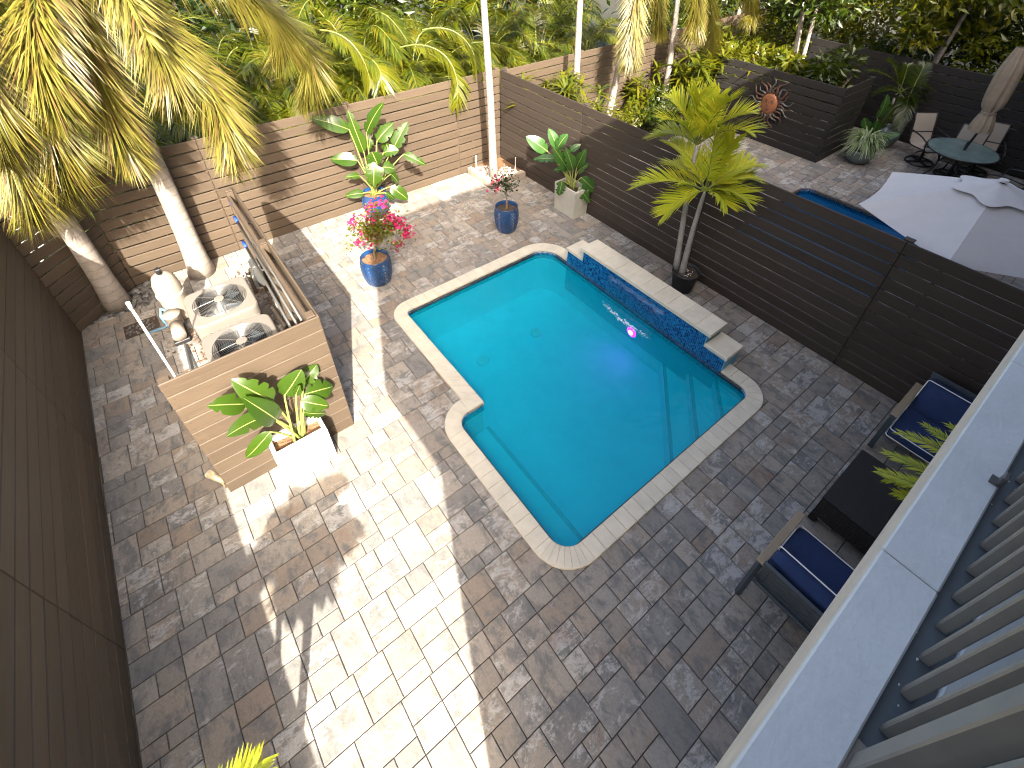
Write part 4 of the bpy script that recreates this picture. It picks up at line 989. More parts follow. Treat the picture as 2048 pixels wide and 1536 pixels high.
# ---- double palm in the black pot
cA = at(1360, 578); cA = (cA.x, -.36)
glazed_pot('black plastic pot holding the double palm', cA, .215, .36, M_BLKPOT, [(.72, 0), (.80, .3), (.92, .88), (.94, .90), (1.0, .91), (1.0, 1.0), (.95, 1.0), (.93, .86)], M_SOIL, False, 'palm_pot')
t = thing('double_palm', 'potted double palm with two ringed trunks and yellow green fans by the middle fence', 'palm', (cA[0], cA[1], .3)); o0 = V((cA[0], cA[1], .3))
K1, K2 = atP(1394, 290, cA, .10), atP(1410, 382, cA, -.08); r = random.Random(12)
for f0, K, od in (((1354, 534), K1, .06), ((1366, 540), K2, -.04)):
    b = atP(*f0, cA, od); m = b.lerp(K, .5)+(RV*-.03)
    part('trunk', shift(MB().tube(bez(b-V((0, 0, .08)), m, K, 12), [.058, .05, .045, .042, .040, .038, .036, .034, .033, .032, .028, .018], 12), (-o0.x, -o0.y, -o0.z)), M_TRUNK2, t, True)
for K, tips in ((K1, [(1317, 274, .2), (1345, 200, .25), (1378, 186, .1), (1398, 190, -.1), (1438, 192, .2), (1462, 202, -.15), (1498, 228, .1), (1500, 265, -.2), (1330, 240, -.2)]),
                (K2, [(1276, 372, -.1), (1345, 288, .25), (1330, 428, -.35), (1468, 280, .1), (1500, 358, .1), (1492, 402, -.25), (1452, 408, -.4), (1506, 332, .3), (1428, 275, -.1), (1345, 330, .3)])):
    for (x, y, od) in tips:
        T = atP(x, y, cA, od+.02); d = T-K; ctl = (K+T)*.5+V((0, 0, .24*d.length+.04))
        part('frond', shift(frond(MB(), bez(K, ctl, T, 12), .44, .027, 46, 'flat', .24, .12, r, .5, .8, .012), (-o0.x, -o0.y, -o0.z)), [L_ADO, M_STEM], t)
mb = MB()
for k in range(40):
    a = r.random()*6.28; s = r.uniform(.03, .12); mb.blob((math.cos(a)*s, math.sin(a)*s, .018), (.010, .010, .007), a, k, sub=1)
part('pebbles', mb, M_WSTONE, t, stuff=True)

# ---- areca whose shadow lies on the sunlit paving (foot of the house), and palm under the balcony
def clump(label, base, crown, tips, ll, mat_, seed, name='potted_palm', n=40, trunks=3, lw=.022):
    t = thing(name, label, 'palm', base); r = random.Random(seed); b0 = V(base)
    for k in range(trunks):
        a = 6.28*k/trunks; part('trunk', shift(MB().tube(bez(b0+V((math.cos(a)*.05, math.sin(a)*.05, 0)), b0.lerp(V(crown), .5)+V((math.cos(a)*.16, math.sin(a)*.16, 0)), V(crown)+V((math.cos(a)*.2, math.sin(a)*.2, -.1)), 8), .026, 8), (-b0.x, -b0.y, -b0.z)), M_TRUNK2, t, True)
    for (T, up) in tips:
        a = r.random()*6.28; s = V(crown)+V((math.cos(a)*.15, math.sin(a)*.15, -.05)); T = V(T)
        part('frond', shift(frond(MB(), bez(s, (s+T)*.5+V((0, 0, up)), T, 12), ll, lw, n, 'flat', .45, .2, r, .45, .6), (-b0.x, -b0.y, -b0.z)), [mat_, M_STEM], t)
    return t
sh = at(606, 1080); zc = 1.9; K = V((sh.x-SUN.x*zc, sh.y-SUN.y*zc, zc))
tips = [(at(512, 1530, 1.9), .12)]; rq = random.Random(8)
for k in range(30):
    a = k*2.4; L = rq.uniform(.40, .66)*(1.0 if k % 4 else .6); zt = zc+rq.uniform(-.12, .18)
    tips.append((V((K.x+math.cos(a)*L, K.y+math.sin(a)*L, zt)), rq.uniform(.08, .2)))
tips = [q for q in tips if pix(q[0])[1] > 1525 and (q is tips[0] or not (-150 < pix(q[0])[0] < 330 and pix(q[0])[1] < 1800))]
cl0 = (K.x+.05, K.y-.02, .36)
clump('yellow green palm in a tall pot beside the side passage, only its frond tips showing', cl0, K, tips, .25, L_ADO, 5, n=52)
glazed_pot('dark pot of the palm beside the side passage', (cl0[0], cl0[1]), .22, .42, M_BLKPOT, None, M_SOIL, False, 'palm_pot')
kb = V((9.62, -1.75, 1.05))
clump('yellow palm tucked under the balcony, fronds reaching over the wicker table', (9.62, -1.7, .34), kb, [(at(1757, 942, 1.0), .2), (at(1772, 905, 1.05), .2), (at(1772, 958, .95), .15), (at(1800, 865, 1.1), .25), (at(1850, 850, 1.15), .25), (at(1900, 850, 1.2), .2), (at(1790, 985, .9), .1), (V((9.9, -1.9, 1.3)), .3), (V((9.6, -.9, 1.4)), .3), (V((9.8, -1.2, 1.5)), .3)], .17, L_ADO, 6, n=44, trunks=2, lw=.015)
glazed_pot('dark pot of the yellow palm under the balcony', (9.62, -1.7), .2, .40, M_BLKPOT, None, M_SOIL, False, 'palm_pot')

# ---- corner bed
bed = thing('corner_bed', 'raised corner bed edged with tan blocks around the white palm trunk', 'planting bed', (0, 0, 0))
edge = [(.03, -.93), (.42, -.95), (.72, -.93), (.93, -.72), (.95, -.42), (.95, -.03)]
for i in range(len(edge)-1):
    a, b = V(edge[i]), V(edge[i+1]); d = (b-a); L = d.length; d /= L; nn = V((-d.y, d.x)); n = max(1, round(L/.2))
    for k in range(n):
        p, q = a+d*(L*k/n+.004), a+d*(L*(k+1)/n-.004)
        part('edging_block', MB().slab([tuple(p-nn*.0), tuple(q-nn*.0), tuple(q+nn*.10), tuple(p+nn*.10)], -.02, .13+RN.uniform(-.005, .005), .012), M_BLOCK, bed)
sm = MB(); sm.add([(x*.95 if x > .05 else x, y*.95 if y < -.05 else y, .085) for x, y in [(.01, -.01), (.01, -.93)]+edge[1:-1]+[(.95, -.01)]], [(0, 1, 2, 3, 4, 5, 6)]); part('mulch', sm, M_BARK, bed)
mb = MB(); r = random.Random(6)
for k in range(420):
    s = r.random(); i = r.randrange(5); p = V(edge[i]).lerp(V(edge[i+1]), s); p = p.lerp(V((.25, -.25)), r.random()**2*.55+.13); q = r.uniform(.010, .024); mb.blob((p.x, p.y, .09+q*.4), (q, q*.8, q*.6), r.random()*3, k)
part('pebbles', mb, M_WSTONE, bed, stuff=True)
for lab, (x, y), h in (('thin white stake in the corner bed next to the back fence', (.28, -.86), .42), ('thin pale stake in the corner bed next to the middle fence', (.82, -.22), .40), ('dark bamboo stake in front of the white corner trunk', (.86, -.55), .38)):
    q = thing('garden_stake', lab, 'stake', (x, y, .08)); part('rod', MB().tube([(0, 0, 0), (.01, 0, h)], .009, 7), M_WPOT if 'dark' not in lab else M_WOODY, q); part('rod_tip', MB().tube([(.01, 0, h), (.01, 0, h+.015)], .011, 7), M_BLACK, q)
# ---- river stones
rb = thing('river_stones', 'bed of grey river stones around the leaning palm foot', 'stones', (0, -7.3, 0))
sms = [MB().blob((0, 0, 0), (.055, .042, .026), 0, k, sub=2).mesh('stone', M_STONE) for k in range(4)]
for me in sms: me.polygons.foreach_set('use_smooth', [True]*len(me.polygons))
r = random.Random(9); k = 0
while k < 210:
    x, y = r.uniform(.03, .62), r.uniform(-8.0, -6.78)
    lo = -8.03+(.72-x)*1.083
    if y < lo+.06 or (x-.39)**2+(y+7.55)**2 < .035: continue
    o = bpy.data.objects.new('stone', r.choice(sms)); link(o, rb); o.location = (x, y+7.3, -.02+r.random()*.035); s = r.uniform(.5, 1.25); o.scale = (s, s*r.uniform(.8, 1.2), s); o.rotation_euler = (r.gauss(0, .2), r.gauss(0, .2), r.random()*6.28); k += 1
mb = MB(); mb.add([(.0, .05, -.035), (.62, -.7, -.035), (.62, .55, -.035), (.0, .55, -.035)], [(0, 1, 2, 3)]); part('soil', mb, M_SOIL, rb)
# ================================================================== EQUIPMENT
def condenser(label, c):
    t = thing('air_conditioner', label, 'air conditioner', (c[0], c[1], 0), 0, 'air conditioners in the pen'); S, H = .385, .86
    def sq(k, n=6):
        out = []; rr = .11
        for cx, cyy, a0 in ((S-rr, S-rr, 0), (-S+rr, S-rr, 90), (-S+rr, -S+rr, 180), (S-rr, -S+rr, 270)):
            for i in range(n+1): a = rad(a0+90*i/n); out.append(((cx+rr*math.cos(a))*k, (cyy+rr*math.sin(a))*k))
        return out
    o = sq(1); n = len(o); mb = MB(); prof = [(1, .08), (1, H-.03), (.985, H-.008), (.95, H)]
    for k, z in prof: mb.v += [(x*k, y*k, z) for x, y in o]
    for a in range(len(prof)-1): mb.f += [(a*n+i, a*n+(i+1) % n, (a+1)*n+(i+1) % n, (a+1)*n+i) for i in range(n)]; mb.m += [0]*n
    Rh = .315; b0 = len(mb.v)
    ang = [math.atan2(y, x) for x, y in o]
    mb.v += [(Rh*math.cos(a), Rh*math.sin(a), H+.006) for a in ang]; mb.v += [(Rh*math.cos(a), Rh*math.sin(a), H-.16) for a in ang]
    for i in range(n):
        j = (i+1) % n; mb.f += [((len(prof)-1)*n+i, (len(prof)-1)*n+j, b0+j, b0+i), (b0+i, b0+j, b0+n+j, b0+n+i)]; mb.m += [0, 1]
    mb.f.append(tuple(b0+n+i for i in range(n))); mb.m.append(1)
    part('cabinet', mb, [M_ACB, M_BLACK], t)
    part('base_pad', MB().box((0, 0, .04), (.84, .84, .08), ch=.01), M_CONC, t)
    g = MB()
    for i in range(13): R = .315-.0195*i; g.ring((0, 0, H+.012+.022*(1-(R/.315)**2)), R, .0032, 40, 4)
    for i in range(8): a = 6.2832*i/8; g.tube([(math.cos(a)*.32, math.sin(a)*.32, H+.008), (math.cos(a)*.2, math.sin(a)*.2, H+.026), (math.cos(a)*.06, math.sin(a)*.06, H+.036)], .004, 5)
    fg = part('fan_guard', g, M_STEEL, t)
    part('hub_plate', MB().lathe([(.062, H+.03), (.058, H+.04), (.001, H+.042)], 20), M_ACB, fg)
    f = MB()
    for i in range(4):
        a = 6.2832*i/4+.4; p = []
        for (rr, da, z) in ((.05, -.2, .0), (.05, .35, .03), (.28, .62, .035), (.29, .1, -.01)): p.append((rr*math.cos(a+da), rr*math.sin(a+da), H-.085+z))
        f.add(p, [(0, 1, 2, 3)])
    part('fan_blade', f, M_GREYM, t); part('fan_motor', MB().lathe([(.06, H-.14), (.06, H-.05), (.04, H-.04), (.001, H-.04)], 18), M_GREYM, t)
    for s in range(4):
        for i in range(11):
            z = .2+.052*i
            for u in (-.25, 0, .25):
                if s == 1: continue
                M = Matrix.Rotation(math.pi/2*s, 4, 'Z'); q = M @ V((S+.004, u, z))
                part('louvre', MB().box((0, 0, 0), (.012, .20, .016), M=M), M_BLACK if False else M_ACB, t, loc=q)
    part('access_panel', MB().box((S+.006, -.1, .42), (.01, .34, .5), ch=.004), M_ACB, t)
    part('rating_label', MB().box((S+.014, -.02, .55), (.004, .09, .06)), M_WHITE, t); return t
condenser('beige air conditioner with its round fan fully in the sun', (2.40, -6.29))
condenser('beige air conditioner half shaded by the tan slat screen', (3.52, -6.26)).scale = (1, 1, 1.16)
t = thing('filter_tank', 'tall beige pool filter tank standing behind the air conditioners', 'filter tank', (1.22, -6.82, 0))
part('tank_body', MB().lathe([(.15, .02), (.165, .08), (.17, .45), (.165, .64), (.125, .76), (.06, .81), (.001, .82)], 24), M_FILT, t, True)
part('clamp_band', MB().lathe([(.168, .44), (.18, .445), (.18, .475), (.168, .48)], 24), M_PVC, t); part('valve', MB().box((0, 0, .85), (.07, .07, .08), ch=.01).tube([(-.08, 0, .85), (.09, 0, .85)], .018, 8), M_BLACK, t)
t = thing('pool_pump', 'beige pool pump on the paving beside the filter tank', 'pump', (1.62, -6.92, 0))
part('motor', MB().tube([(-.02, 0, .16), (.26, .0, .16)], .085, 14), M_FILT, t, True); part('strainer', MB().lathe([(.10, .05), (.10, .24), (.115, .25), (.115, .28), (.001, .30)], 18, (-.16, 0, 0)), M_FILT, t, True); part('foot', MB().box((.05, 0, .04), (.42, .2, .07), ch=.01), M_BLACK, t)
t = thing('pipe_manifold', 'cluster of pale pipes and valves behind the front air conditioner', 'pipes', (1.35, -6.0, 0))
for k, (x, y, h) in enumerate(((0, 0, .55), (.12, .08, .48), (.02, .2, .6), (-.14, .1, .4), (.16, -.1, .5))):
    pp = part('pipe', MB().tube([(x, y, 0), (x, y, h-.04), (x+.03, y, h), (x+.16, y+.02, h)], .028, 9), M_PVC, t, True)
    part('valve_handle', MB().box((x, y, h*.7), (.10, .03, .04), ch=.008).box((x, y, h*.7), (.05, .07, .06), ch=.01), M_WHITE if k % 2 else M_BLACK, pp)
t = thing('pipe_run', 'pale water pipes bending along the foot of the inner screen', 'pipes', (2.0, -5.72, 0))
for (p) in ([(0, 0, .12), (.5, .02, .12), (.62, -.05, .12), (.70, -.05, .3), (1.2, -.03, .3)], [(0, .07, .25), (.9, .07, .25), (1.0, .02, .22), (1.45, .02, .05)]):
    part('pipe', MB().tube(p, .027, 9), M_PVC, t)
    for q in p[1:-1]: part('elbow', MB().blob(q, (.038, .038, .038), 0, 1, sub=2), M_PVC, t, True)
t = thing('control_box', 'grey electrical box fixed on the inner screen behind the pipes', 'electrical box', (1.75, -5.70, .62)); part('box_body', MB().box((0, 0, 0), (.24, .10, .38), ch=.01), M_STEEL, t); part('box_lid', MB().box((0, -.055, 0), (.22, .012, .34), ch=.004), M_GREYM, t)
# white conduit, box and stand at the open side
q0 = at(345, 745, .95); t = thing('conduit_pole', 'white upright conduit pole beside the equipment pen', 'pole', (q0.x, q0.y, 0))
ht = 5.25-(5.25-.95)*1; P1 = ray(258, 603); hh = CAM+P1*((V((q0.x, q0.y, 0))-V((CAM.x, CAM.y, 0))).length/V((P1.x, P1.y, 0)).length)
part('pole', MB().tube([(0, 0, 0), (0, 0, hh.z-.09)], .0125, 10), M_WPOT, t, True); part('coupling', MB().tube([(0, 0, hh.z-.09), (0, 0, hh.z)], .019, 10), M_WPOT, t, True)
t = thing('electrical_box', 'white electrical box at the foot of the conduit pole', 'electrical box', (q0.x+.22, q0.y+.05, 0)); part('box_body', MB().box((0, 0, .45), (.30, .20, .9), ch=.012), M_WPOT, t); part('box_lid', MB().box((.0, 0, .915), (.32, .22, .03), ch=.006), M_WPOT, t)
t = thing('angle_bracket', 'galvanised triangular bracket leaning inside the pen beside the shaded condenser', 'bracket', (3.9, -6.78, 0))
for p in ([(0, 0, 0), (0, 0, 1.2)], [(0, 0, 1.2), (-.55, .02, 1.15)], [(-.52, .02, 1.15), (0, 0, .6)]): part('arm', MB().tube(p, .022, 4), M_STEEL, t)
t = thing('blue_hose', 'kinked pale blue hose lying on the paving near the filter', 'hose', (1.9, -7.0, 0))
h = [at(x, y, z) for x, y, z in ((336, 622, .25), (322, 618, .3), (322, 635, .12), (335, 652, .02), (315, 660, .0), (296, 668, -.01))]
part('hose_tube', loc(MB().tube(h, .022, 8), (1.9, -7.0, 0)), M_HOSE, t, True)
# sunken meter box lid
m0 = at(283, 655); t = thing('valve_pit', 'small square pit of dark pebbles set into the paving', 'pit', (m0.x, m0.y, 0))
part('pit_frame', MB().box((0, 0, .004), (.30, .42, .012)), M_SOIL, t)
for k in range(34): part('stone', sms[k % 4], None, t, loc=(RN.uniform(-.12, .12), RN.uniform(-.18, .18), .008)).scale = (.45, .45, .45)
# pool poles on the inner screen
for lab, y, z, x0, x1 in (('long pool pole with a blue tip, uppermost on the inner screen', -5.66, 1.66, 1.55, 4.2), ('long pool pole with a blue tip, lower on the inner screen', -5.70, 1.50, 1.75, 4.25), ('thick pool pole ending in the brush head', -5.76, 1.42, 2.3, 4.30)):
    t = thing('pool_pole', lab, 'pole', (x0, y, z)); part('shaft', MB().tube([(0, 0, 0), (x1-x0, -.02, -.12)], .016, 8), M_STEEL, t, True); part('grip', MB().tube([(-.14, 0, .006), (.0, 0, 0)], .021, 8), M_BLUEP, t, True)
    part('hook', MB().box((.55, .05, -.04), (.02, .10, .02)), M_STEEL, t); part('hook', MB().box((1.5, .05, -.07), (.02, .10, .02)), M_STEEL, t)
t = thing('pool_brush', 'white and blue pool brush hooked in the corner of the pen', 'brush', (4.28, -5.72, 1.30))
part('brush_head', turned(MB().tube(bez((0, -.22, -.12), (.03, 0, .42), (0, .1, -.22), 10), .045, 8), Matrix.Identity(4)), M_WHITE, t, True); part('bristles', MB().tube(bez((.07, -.20, -.14), (.10, 0, .36), (.07, .1, -.24), 10), .028, 6), M_BLUEP, t); part('bracket', MB().box((.0, 0, .02), (.05, .1, .05), ch=.01), M_STEEL, t)
# debris in the pen
t = thing('leaf_litter', 'dry leaf litter on the ground inside the pen', 'litter'); mb = MB(); r = random.Random(14)
for i in range(500):
    x, y = r.uniform(1.2, 4.4), r.choice((r.gauss(-6.85, .12), r.gauss(-5.75, .08), r.gauss(-6.3, .3))); a = r.random()*6.28; s = r.uniform(.03, .07)
    leaflet(mb, V((x, y, .012+r.random()*.02)), V((math.cos(a), math.sin(a), .1)), V((0, 0, 1)), s, s*.5, 0)
part('dry_leaves', mb, M_BARK, t, stuff=True)
# bullet spot light
s0 = at(452, 975); t = thing('spot_light', 'small brass garden spot light at the corner of the tan screen', 'spot light', (s0.x, s0.y, 0))
part('spike', MB().tube([(0, 0, 0), (0, 0, .16)], .012, 8), M_BRASS, t, True); part('lamp_head', MB().tube([(.05, .03, .17), (-.10, -.08, .23)], [.028, .042], 12), M_BRASS, t, True); part('lens', MB().tube([(-.10, -.08, .231), (-.104, -.083, .233)], .036, 12), M_WPOT, t)

# ================================================================== FURNITURE
def cushion(c, d, rz=0, puff=.05, seed=0, tilt=0):
    bm = bmesh.new(); bmesh.ops.create_cube(bm, size=2); bmesh.ops.subdivide_edges(bm, edges=bm.edges[:], cuts=7, use_grid_fill=True)
    M = Matrix.Translation(V(c)) @ Matrix.Rotation(rz, 4, 'Z') @ Matrix.Rotation(tilt, 4, 'X'); r = random.Random(seed); mb = MB(); vs = []
    for v in bm.verts:
        x, y, z = v.co; e = (1-abs(x)**4)*(1-abs(y)**4); k = 1-.06*(abs(x)**6)*(abs(y)**6)
        zz = z*(d[2]/2*(.55+.45*(e**.4)))+puff*e*(1 if z > 0 else -.2)+.006*math.sin(x*5+seed)*math.sin(y*4+1)
        vs.append(M @ V((x*k*d[0]/2, y*k*d[1]/2, zz)))
    mb.add(vs, [tuple(q.index for q in f.verts) for f in bm.faces]); bm.free(); return mb, M
def piping(M, d, z):
    k = .985; p = [(-k, -k+.06), (-k, k-.06), (-k+.06, k), (k-.06, k), (k, k-.06), (k, -k+.06), (k-.06, -k), (-k+.06, -k), (-k, -k+.06)]
    return MB().tube([M @ V((a*d[0]/2, b*d[1]/2, z)) for a, b in p], .006, 6, 0, False)
def armchair(label, loc_, rz):
    """faces +Y in its own frame; origin on the floor at the middle"""
    t = thing('armchair', label, 'armchair', loc_, rz, 'patio armchairs'); Wd = .80
    for s in (-1, 1):
        a = part('armrest', MB().box((s*(Wd/2-.035), .02, .615), (.072, .70, .022), ch=.006), M_WOOD, t)
        part('armrest_frame', MB().box((s*(Wd/2-.035), .02, .585), (.05, .66, .035), ch=.004), M_GREYM, a)
        part('leg', MB().box((s*(Wd/2-.035), .335, .29), (.05, .045, .57), ch=.004), M_GREYM, t)
        part('leg', MB().tube([(s*(Wd/2-.035), -.30, .60), (s*(Wd/2-.035), -.36, 0)], .03, 4), M_GREYM, t)
        part('side_rail', MB().box((s*(Wd/2-.035), .0, .27), (.04, .64, .06), ch=.004), M_GREYM, t)
    part('seat_frame', MB().box((0, .0, .28), (Wd-.13, .62, .04), ch=.004), M_GREYM, t)
    MB_ = Matrix.Translation(V((0, -.33, .55))) @ Matrix.Rotation(rad(16), 4, 'X')
    def bx(c, d): return turned(MB().box(c, d, ch=.004), MB_)
    bf = part('back_frame', bx((0, 0, .24), (Wd-.12, .03, .06)), M_GREYM, t)
    part('back_frame', bx((0, 0, -.27), (Wd-.12, .03, .06)), M_GREYM, t)
    for s in (-1, 1): part('back_frame', bx((s*(Wd/2-.10), 0, -.015), (.06, .03, .47)), M_GREYM, t)
    for i in range(6): part('back_slat', bx((0, .0, -.20+.075*i), (Wd-.24, .014, .060)), M_GREYM, t)
    mb, M = cushion((0, .085, .385), (Wd-.14, .60, .15), 0, .03, 1); c = part('seat_cushion', mb, M_NAVY, t, True)
    part('piping', piping(M, (Wd-.14, .60, .15), .055), M_PIPE, c); part('piping', piping(M, (Wd-.14, .60, .15), -.055), M_PIPE, c)
    mb, M = cushion((0, -.20, .60), (Wd-.14, .44, .17), 0, .04, 3, rad(-68)); c = part('back_cushion', mb, M_NAVY, t, True)
    part('piping', piping(M, (Wd-.14, .44, .17), .085), M_PIPE, c); return t
nc = armchair('navy cushioned armchair with its slatted back towards the paving', (8.77, -3.13, 0), 0)
armchair('navy cushioned armchair with its back against the dark slat fence', (8.83, -.58, 0), math.pi)
t = thing('coffee_table', 'dark woven wicker coffee table between the two armchairs', 'table', (8.86, -1.87, 0))
part('table_top', MB().box((0, 0, .405), (.84, .86, .035), ch=.008), M_WICK, t)
for s in (-1, 1):
    part('apron', MB().box((0, s*.415, .25), (.80, .02, .28)), M_WICK, t); part('apron', MB().box((s*.405, 0, .25), (.02, .80, .28)), M_WICK, t)
    for u in (-1, 1): part('leg', MB().box((s*.385, u*.395, .055), (.07, .07, .11), ch=.006), M_WICK, t)

# ================================================================== FAR PATIO
t = thing('sun_plaque', 'copper sun face with wavy iron rays hung on the dark screen', 'wall ornament', (2.99, 5.63, .95))
rp = Matrix.Rotation(rad(90), 4, 'X')
part('face', turned(MB().lathe([(.205, 0), (.20, .03), (.15, .05), (.001, .06)], 28, ell=1.22), rp), M_COPPER, t, True)
part('back_disc', turned(MB().lathe([(.25, -.012), (.25, .004), (.001, .006)], 24, ell=1.15), rp), M_RUST, t)
for i in range(26):
    a = 6.2832*i/26; L = .56 if i % 2 else .46; pts = []
    for k in range(7):
        s = k/6; rr_ = .21+(L-.21)*s; aa = a+.12*math.sin(s*6+i); pts.append((rr_*math.cos(aa), -.01-.012*math.sin(s*5), rr_*1.08*math.sin(aa)))
    part('sun_ray', MB().tube(pts, [.026, .030, .026, .024, .018, .012, .003], 5), (M_RUST, M_STEEL, M_RUST)[i % 3], t, True)
for s in (-1, 1):
    part('eye', MB().blob((s*.075, -.058, .045), (.034, .006, .014), 0, 1), M_RUST, t); part('brow', MB().tube(bez((s*.025, -.062, .055), (s*.07, -.06, .115), (s*.125, -.045, .075), 7), .007, 5), M_RUST, t)
part('nose', MB().tube([(.0, -.055, .06), (-.012, -.075, -.04), (.012, -.065, -.05)], [.008, .016, .008], 6), M_RUST, t); part('mouth', MB().tube(bez((-.05, -.054, -.115), (0, -.07, -.135), (.05, -.054, -.11), 7), .009, 5), M_RUST, t); part('chin_line', MB().tube([(-.02, -.052, -.155), (.02, -.052, -.155)], .006, 5), M_RUST, t)
# round table with folded parasol
TX, TY = 6.55, 7.05
t = thing('garden_table', 'round frosted glass garden table with black rim on the far patio', 'table', (TX, TY, 0))
part('table_top', MB().lathe([(.001, .705), (.60, .705), (.61, .715), (.60, .725), (.001, .725)], 44), M_GLASS, t); part('rim', MB().ring((0, 0, .712), .615, .014, 44, 6), M_BLACK, t)
for k in range(4):
    a = 6.2832*k/4+.5; part('leg', MB().tube(bez((math.cos(a)*.45, math.sin(a)*.45, .70), (math.cos(a)*.12, math.sin(a)*.12, .35), (math.cos(a)*.5, math.sin(a)*.5, 0), 9), .016, 7), M_BLACK, t)
t = thing('folded_parasol', 'folded tan parasol tied shut, leaning above the glass table', 'parasol', (TX+.02, TY, 0)); b0 = V((TX+.02, TY, 0))
A = atP(1928, 300, (TX, TY)); B1 = atP(1958, 262, (TX, TY)); B2 = atP(1975, 225, (TX, TY)); B3 = atP(2046, 95, (TX, TY), .0)
part('pole', shift(MB().tube([(TX+.02, TY, 0), A, B1, B3], .022, 8), (-b0.x, -b0.y, 0)), M_BLACK, t, True); part('crank', MB().box(A-b0+V((0, 0, .12)), (.05, .05, .14), ch=.01), M_BLACK, t)
part('base', MB().lathe([(.001, .08), (.12, .08), (.24, .05), (.25, .0)], 24), M_BLACK, t)
mb = MB(); ax = (B3-B1); n = 30; K = 16
for i in range(K+1):
    s = i/K; c = B1+ax*s
    R = .115+.05*math.exp(-((s-.02)/.10)**2)-.055*math.exp(-((s-.24)/.05)**2)+.05*math.sin(math.pi*min(1, s*.9))-.10*max(0, s-.75)*2
    for j in range(n): a = 6.2832*j/n; q = R*(1+.22*math.cos(a*8+s*2)); mb.v.append(tuple(c+RV*(math.cos(a)*q)+RV.cross(ax.normalized())*(math.sin(a)*q)-b0))
for i in range(K):
    for j in range(n): mb.f.append((i*n+j, i*n+(j+1) % n, (i+1)*n+(j+1) % n, (i+1)*n+j)); mb.m.append(0)
cn = part('canopy', mb, M_CANVB, t, True); tie = B1+ax*.24
part('tie', MB().tube([tuple(tie+RV*(math.cos(6.2832*j/14)*.118)+RV.cross(ax.normalized())*(math.sin(6.2832*j/14)*.118)-b0) for j in range(15)], .012, 6, 0, False), M_CANVB, cn)
def sling_chair(label, x, y, rz):
    """faces +Y"""
    t = thing('sling_chair', label, 'chair', (x, y, 0), rz, 'sling chairs around the glass table')
    prof = [(.30, .40), (.26, .42), (.0, .38), (-.18, .37), (-.26, .42), (-.33, .62), (-.40, .85), (-.47, 1.0)]
    mb = MB()
    for (py, pz) in prof: mb.v += [(-.23, py, pz), (.23, py, pz), (-.23, py-.004, pz-.008), (.23, py-.004, pz-.008)]
    for i in range(len(prof)-1): a = i*4; mb.f += [(a, a+1, a+5, a+4), (a+2, a+6, a+7, a+3)]; mb.m += [0, 0]
    part('sling', mb, M_SLING, t, True)
    for s in (-1, 1):
        part('side_frame', MB().tube([(s*.245, py, pz) for py, pz in prof], .014, 7), M_BLACK, t, True)
        part('armrest', MB().tube(bez((s*.29, -.34, .66), (s*.30, .05, .70), (s*.30, .27, .60), 7)+[V((s*.29, .30, .45)), V((s*.27, .1, .30))], .016, 7), M_BLACK, t, True)
    for (py, pz) in (prof[0], prof[-1], prof[5]): part('cross_bar', MB().tube([(-.245, py, pz-.012), (.245, py, pz-.012)], .013, 6), M_BLACK, t)
    part('swivel_post', MB().tube([(0, 0, .05), (0, 0, .36)], .03, 8), M_BLACK, t); part('swivel_base', MB().ring((0, 0, .03), .27, .016, 30, 6).box((0, 0, .04), (.52, .04, .02)).box((0, 0, .045), (.04, .52, .02)), M_BLACK, t); return t
def face(x, y): return math.atan2(TY-y, TX-x)-math.pi/2
for lab, px, py, dz in (('sling chair on the urn side of the glass table', 1836, 325, 0), ('sling chair with its back to the paving, before the glass table', 1895, 352, 0)):
    p = at(px, py); sling_chair(lab, p.x, p.y, face(p.x, p.y))
sling_chair('sling chair between the glass table and the far dark fence', 6.75, 8.0, face(6.75, 8.0)+.5); sling_chair('sling chair at the house end of the glass table', 7.55, 6.75, face(7.55, 6.75))
t = thing('clear_tray', 'small clear tray lying on the sling chair seat', 'tray', (at(1836, 325).x+.05, at(1836, 325).y+.05, .405)); part('tray_body', MB().box((0, 0, .02), (.2, .26, .04), ch=.01), M_STEEL, t); part('tray_lid', MB().box((0, 0, .05), (.16, .2, .02), ch=.006), M_WHITE, t)
# open parasol near the middle fence
UC = V((7.90, 1.27, 0)); t = thing('open_parasol', 'open pale lavender parasol on the far side of the middle fence', 'parasol', UC); ZA, ZR, RR = 2.46, 1.96, 1.27
part('pole', MB().tube([(0, 0, 0), (0, 0, ZA+.02)], .022, 10), M_BLACK, t, True); part('base', MB().lathe([(.001, .09), (.14, .09), (.25, .05), (.26, 0)], 24), M_BLACK, t)
vt = [rad(-85+60*k) for k in range(6)]
for k in range(6):
    a, b = vt[k], vt[(k+1) % 6]+(2*math.pi if k == 5 else 0); mb = MB(); nn = 8
    for i in range(nn+1):
        s = i/nn
        for j in range(nn+1):
            u = j/nn; pa = V((math.cos(a), math.sin(a), 0)); pb = V((math.cos(b), math.sin(b), 0)); e = pa.lerp(pb, u)*(1-.16*u*(1-u)*s)
            z = ZA-(ZA-ZR)*(s**1.12)-.05*4*u*(1-u)*s*(1-s*.3); mb.v.append((e.x*RR*s, e.y*RR*s, z))
    for i in range(nn):
        for j in range(nn): q = i*(nn+1)+j; mb.f.append((q, q+1, q+nn+2, q+nn+1)); mb.m.append(0)
    part('canopy_panel', mb, M_CANV, t, True); part('rib', MB().tube([(0, 0, ZA-.03), (math.cos(a)*RR*.99, math.sin(a)*RR*.99, ZR-.012)], .008, 6), M_BLACK, t)
mb = MB(); nn = 48
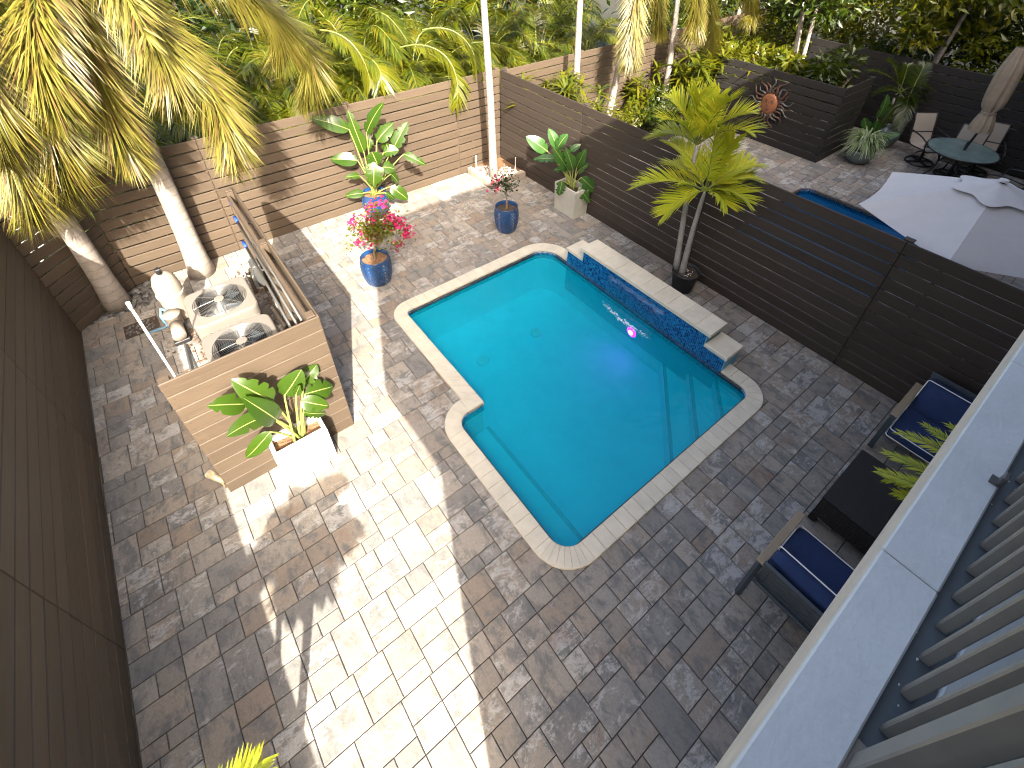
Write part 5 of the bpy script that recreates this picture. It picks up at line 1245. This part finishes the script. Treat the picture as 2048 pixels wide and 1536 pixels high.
for i in range(5):
    s = i/4
    for j in range(nn): a = 6.2832*j/nn; R = (.38+.05*math.cos(6*(a-vt[0])))*s; mb.v.append((R*math.cos(a), R*math.sin(a), ZA+.012-.125*s*(1+.06*math.cos(6*(a-vt[0])))+.006))
for i in range(4):
    for j in range(nn): mb.f.append((i*nn+j, i*nn+(j+1) % nn, (i+1)*nn+(j+1) % nn, (i+1)*nn+j)); mb.m.append(0)
part('vent_flap', mb, M_CANV, t, True); part('finial', MB().lathe([(.05, ZA+.035), (.045, ZA+.055), (.001, ZA+.06)], 14), M_CANV, t)
# pots of the far patio
sp = at(1700, 325); sp = (sp.x+.05, sp.y+.15)
glazed_pot('grey green bowl holding the striped spider plant', sp, .30, .34, M_GLAZE, [(.5, 0), (.85, .25), (1, .6), (.96, .95), (.9, 1.0), (.86, .9)], M_SOIL, False)
t = thing('spider_plant', 'striped spider plant with long arching leaves by the dark screen', 'plant', (sp[0], sp[1], .28)); r = random.Random(21); mb = MB()
for k in range(230):
    a = r.random()*6.28; L = r.uniform(.35, .62); d = V((math.cos(a), math.sin(a), 0)); e = r.uniform(.2, 1.0); up = .30+.35*e
    P = bez((d.x*.05, d.y*.05, 0), (d.x*L*.35, d.y*L*.35, up), (d.x*L*(1.1-.3*e), d.y*L*(1.1-.3*e), up*.9-.45*(1-e*.6)), 6); s = V((-d.y, d.x, 0)); o_ = len(mb.v)
    for i, p in enumerate(P): w_ = .016*math.sin(math.pi*(.15+.8*i/5)); mb.v += [tuple(p-s*w_), tuple(p+s*w_)]
    for i in range(5): mb.f.append((o_+2*i, o_+2*i+1, o_+2*i+3, o_+2*i+2)); mb.m.append(0)
part('foliage', mb, L_SPID, t)
ur = at(1758, 290); ur = (ur.x, ur.y)
glazed_pot('round glazed urn in the corner by the dark screen', ur, .34, .62, M_GLAZE, [(.45, 0), (.8, .2), (1, .5), (.92, .78), (.70, .93), (.74, 1.0), (.66, 1.0), (.62, .9)], M_SOIL, False, 'urn')
K = V((ur[0], ur[1], 1.25)); tips = [(atP(x, y, ur, od), up) for x, y, od, up in ((1735, 140, 0, .25), (1775, 120, .2, .25), (1850, 128, .2, .2), (1862, 180, .1, .3), (1795, 255, -.4, .35), (1748, 190, -.3, .3), (1830, 210, -.1, .3), (1815, 130, .3, .2), (1760, 250, -.35, .35), (1845, 195, .3, .25))]
clump('feathery green palm arching out of the glazed urn', (ur[0], ur[1], .56), K, tips, .30, L_MID, 8, n=44, trunks=3)
bop('broad leaved plant between the glazed urn and the spider plant', (sp[0]+.05, sp[1]+.55), .0, [(1755, 235, 1775, 188, 16), (1735, 265, 1728, 235, 16), (1745, 268, 1757, 240, 14), (1765, 275, 1800, 268, 12)], L_BOPD, RB)
q = at(2040, 560); shrub('hedge_shrub', 'small leafy shrub at the far side of the middle fence beside the parasol', (q.x+.1, .75), (.3, .3, .35), 500, .07, L_MID, 44)
q = atY(2035, 215, 8.9); strappy('strappy_shrub', 'strappy shrub showing above the far dark fence beside the folded parasol', (7.3, 9.1, 0), 2.1, 200, L_MID, 34, .05, 1.3)
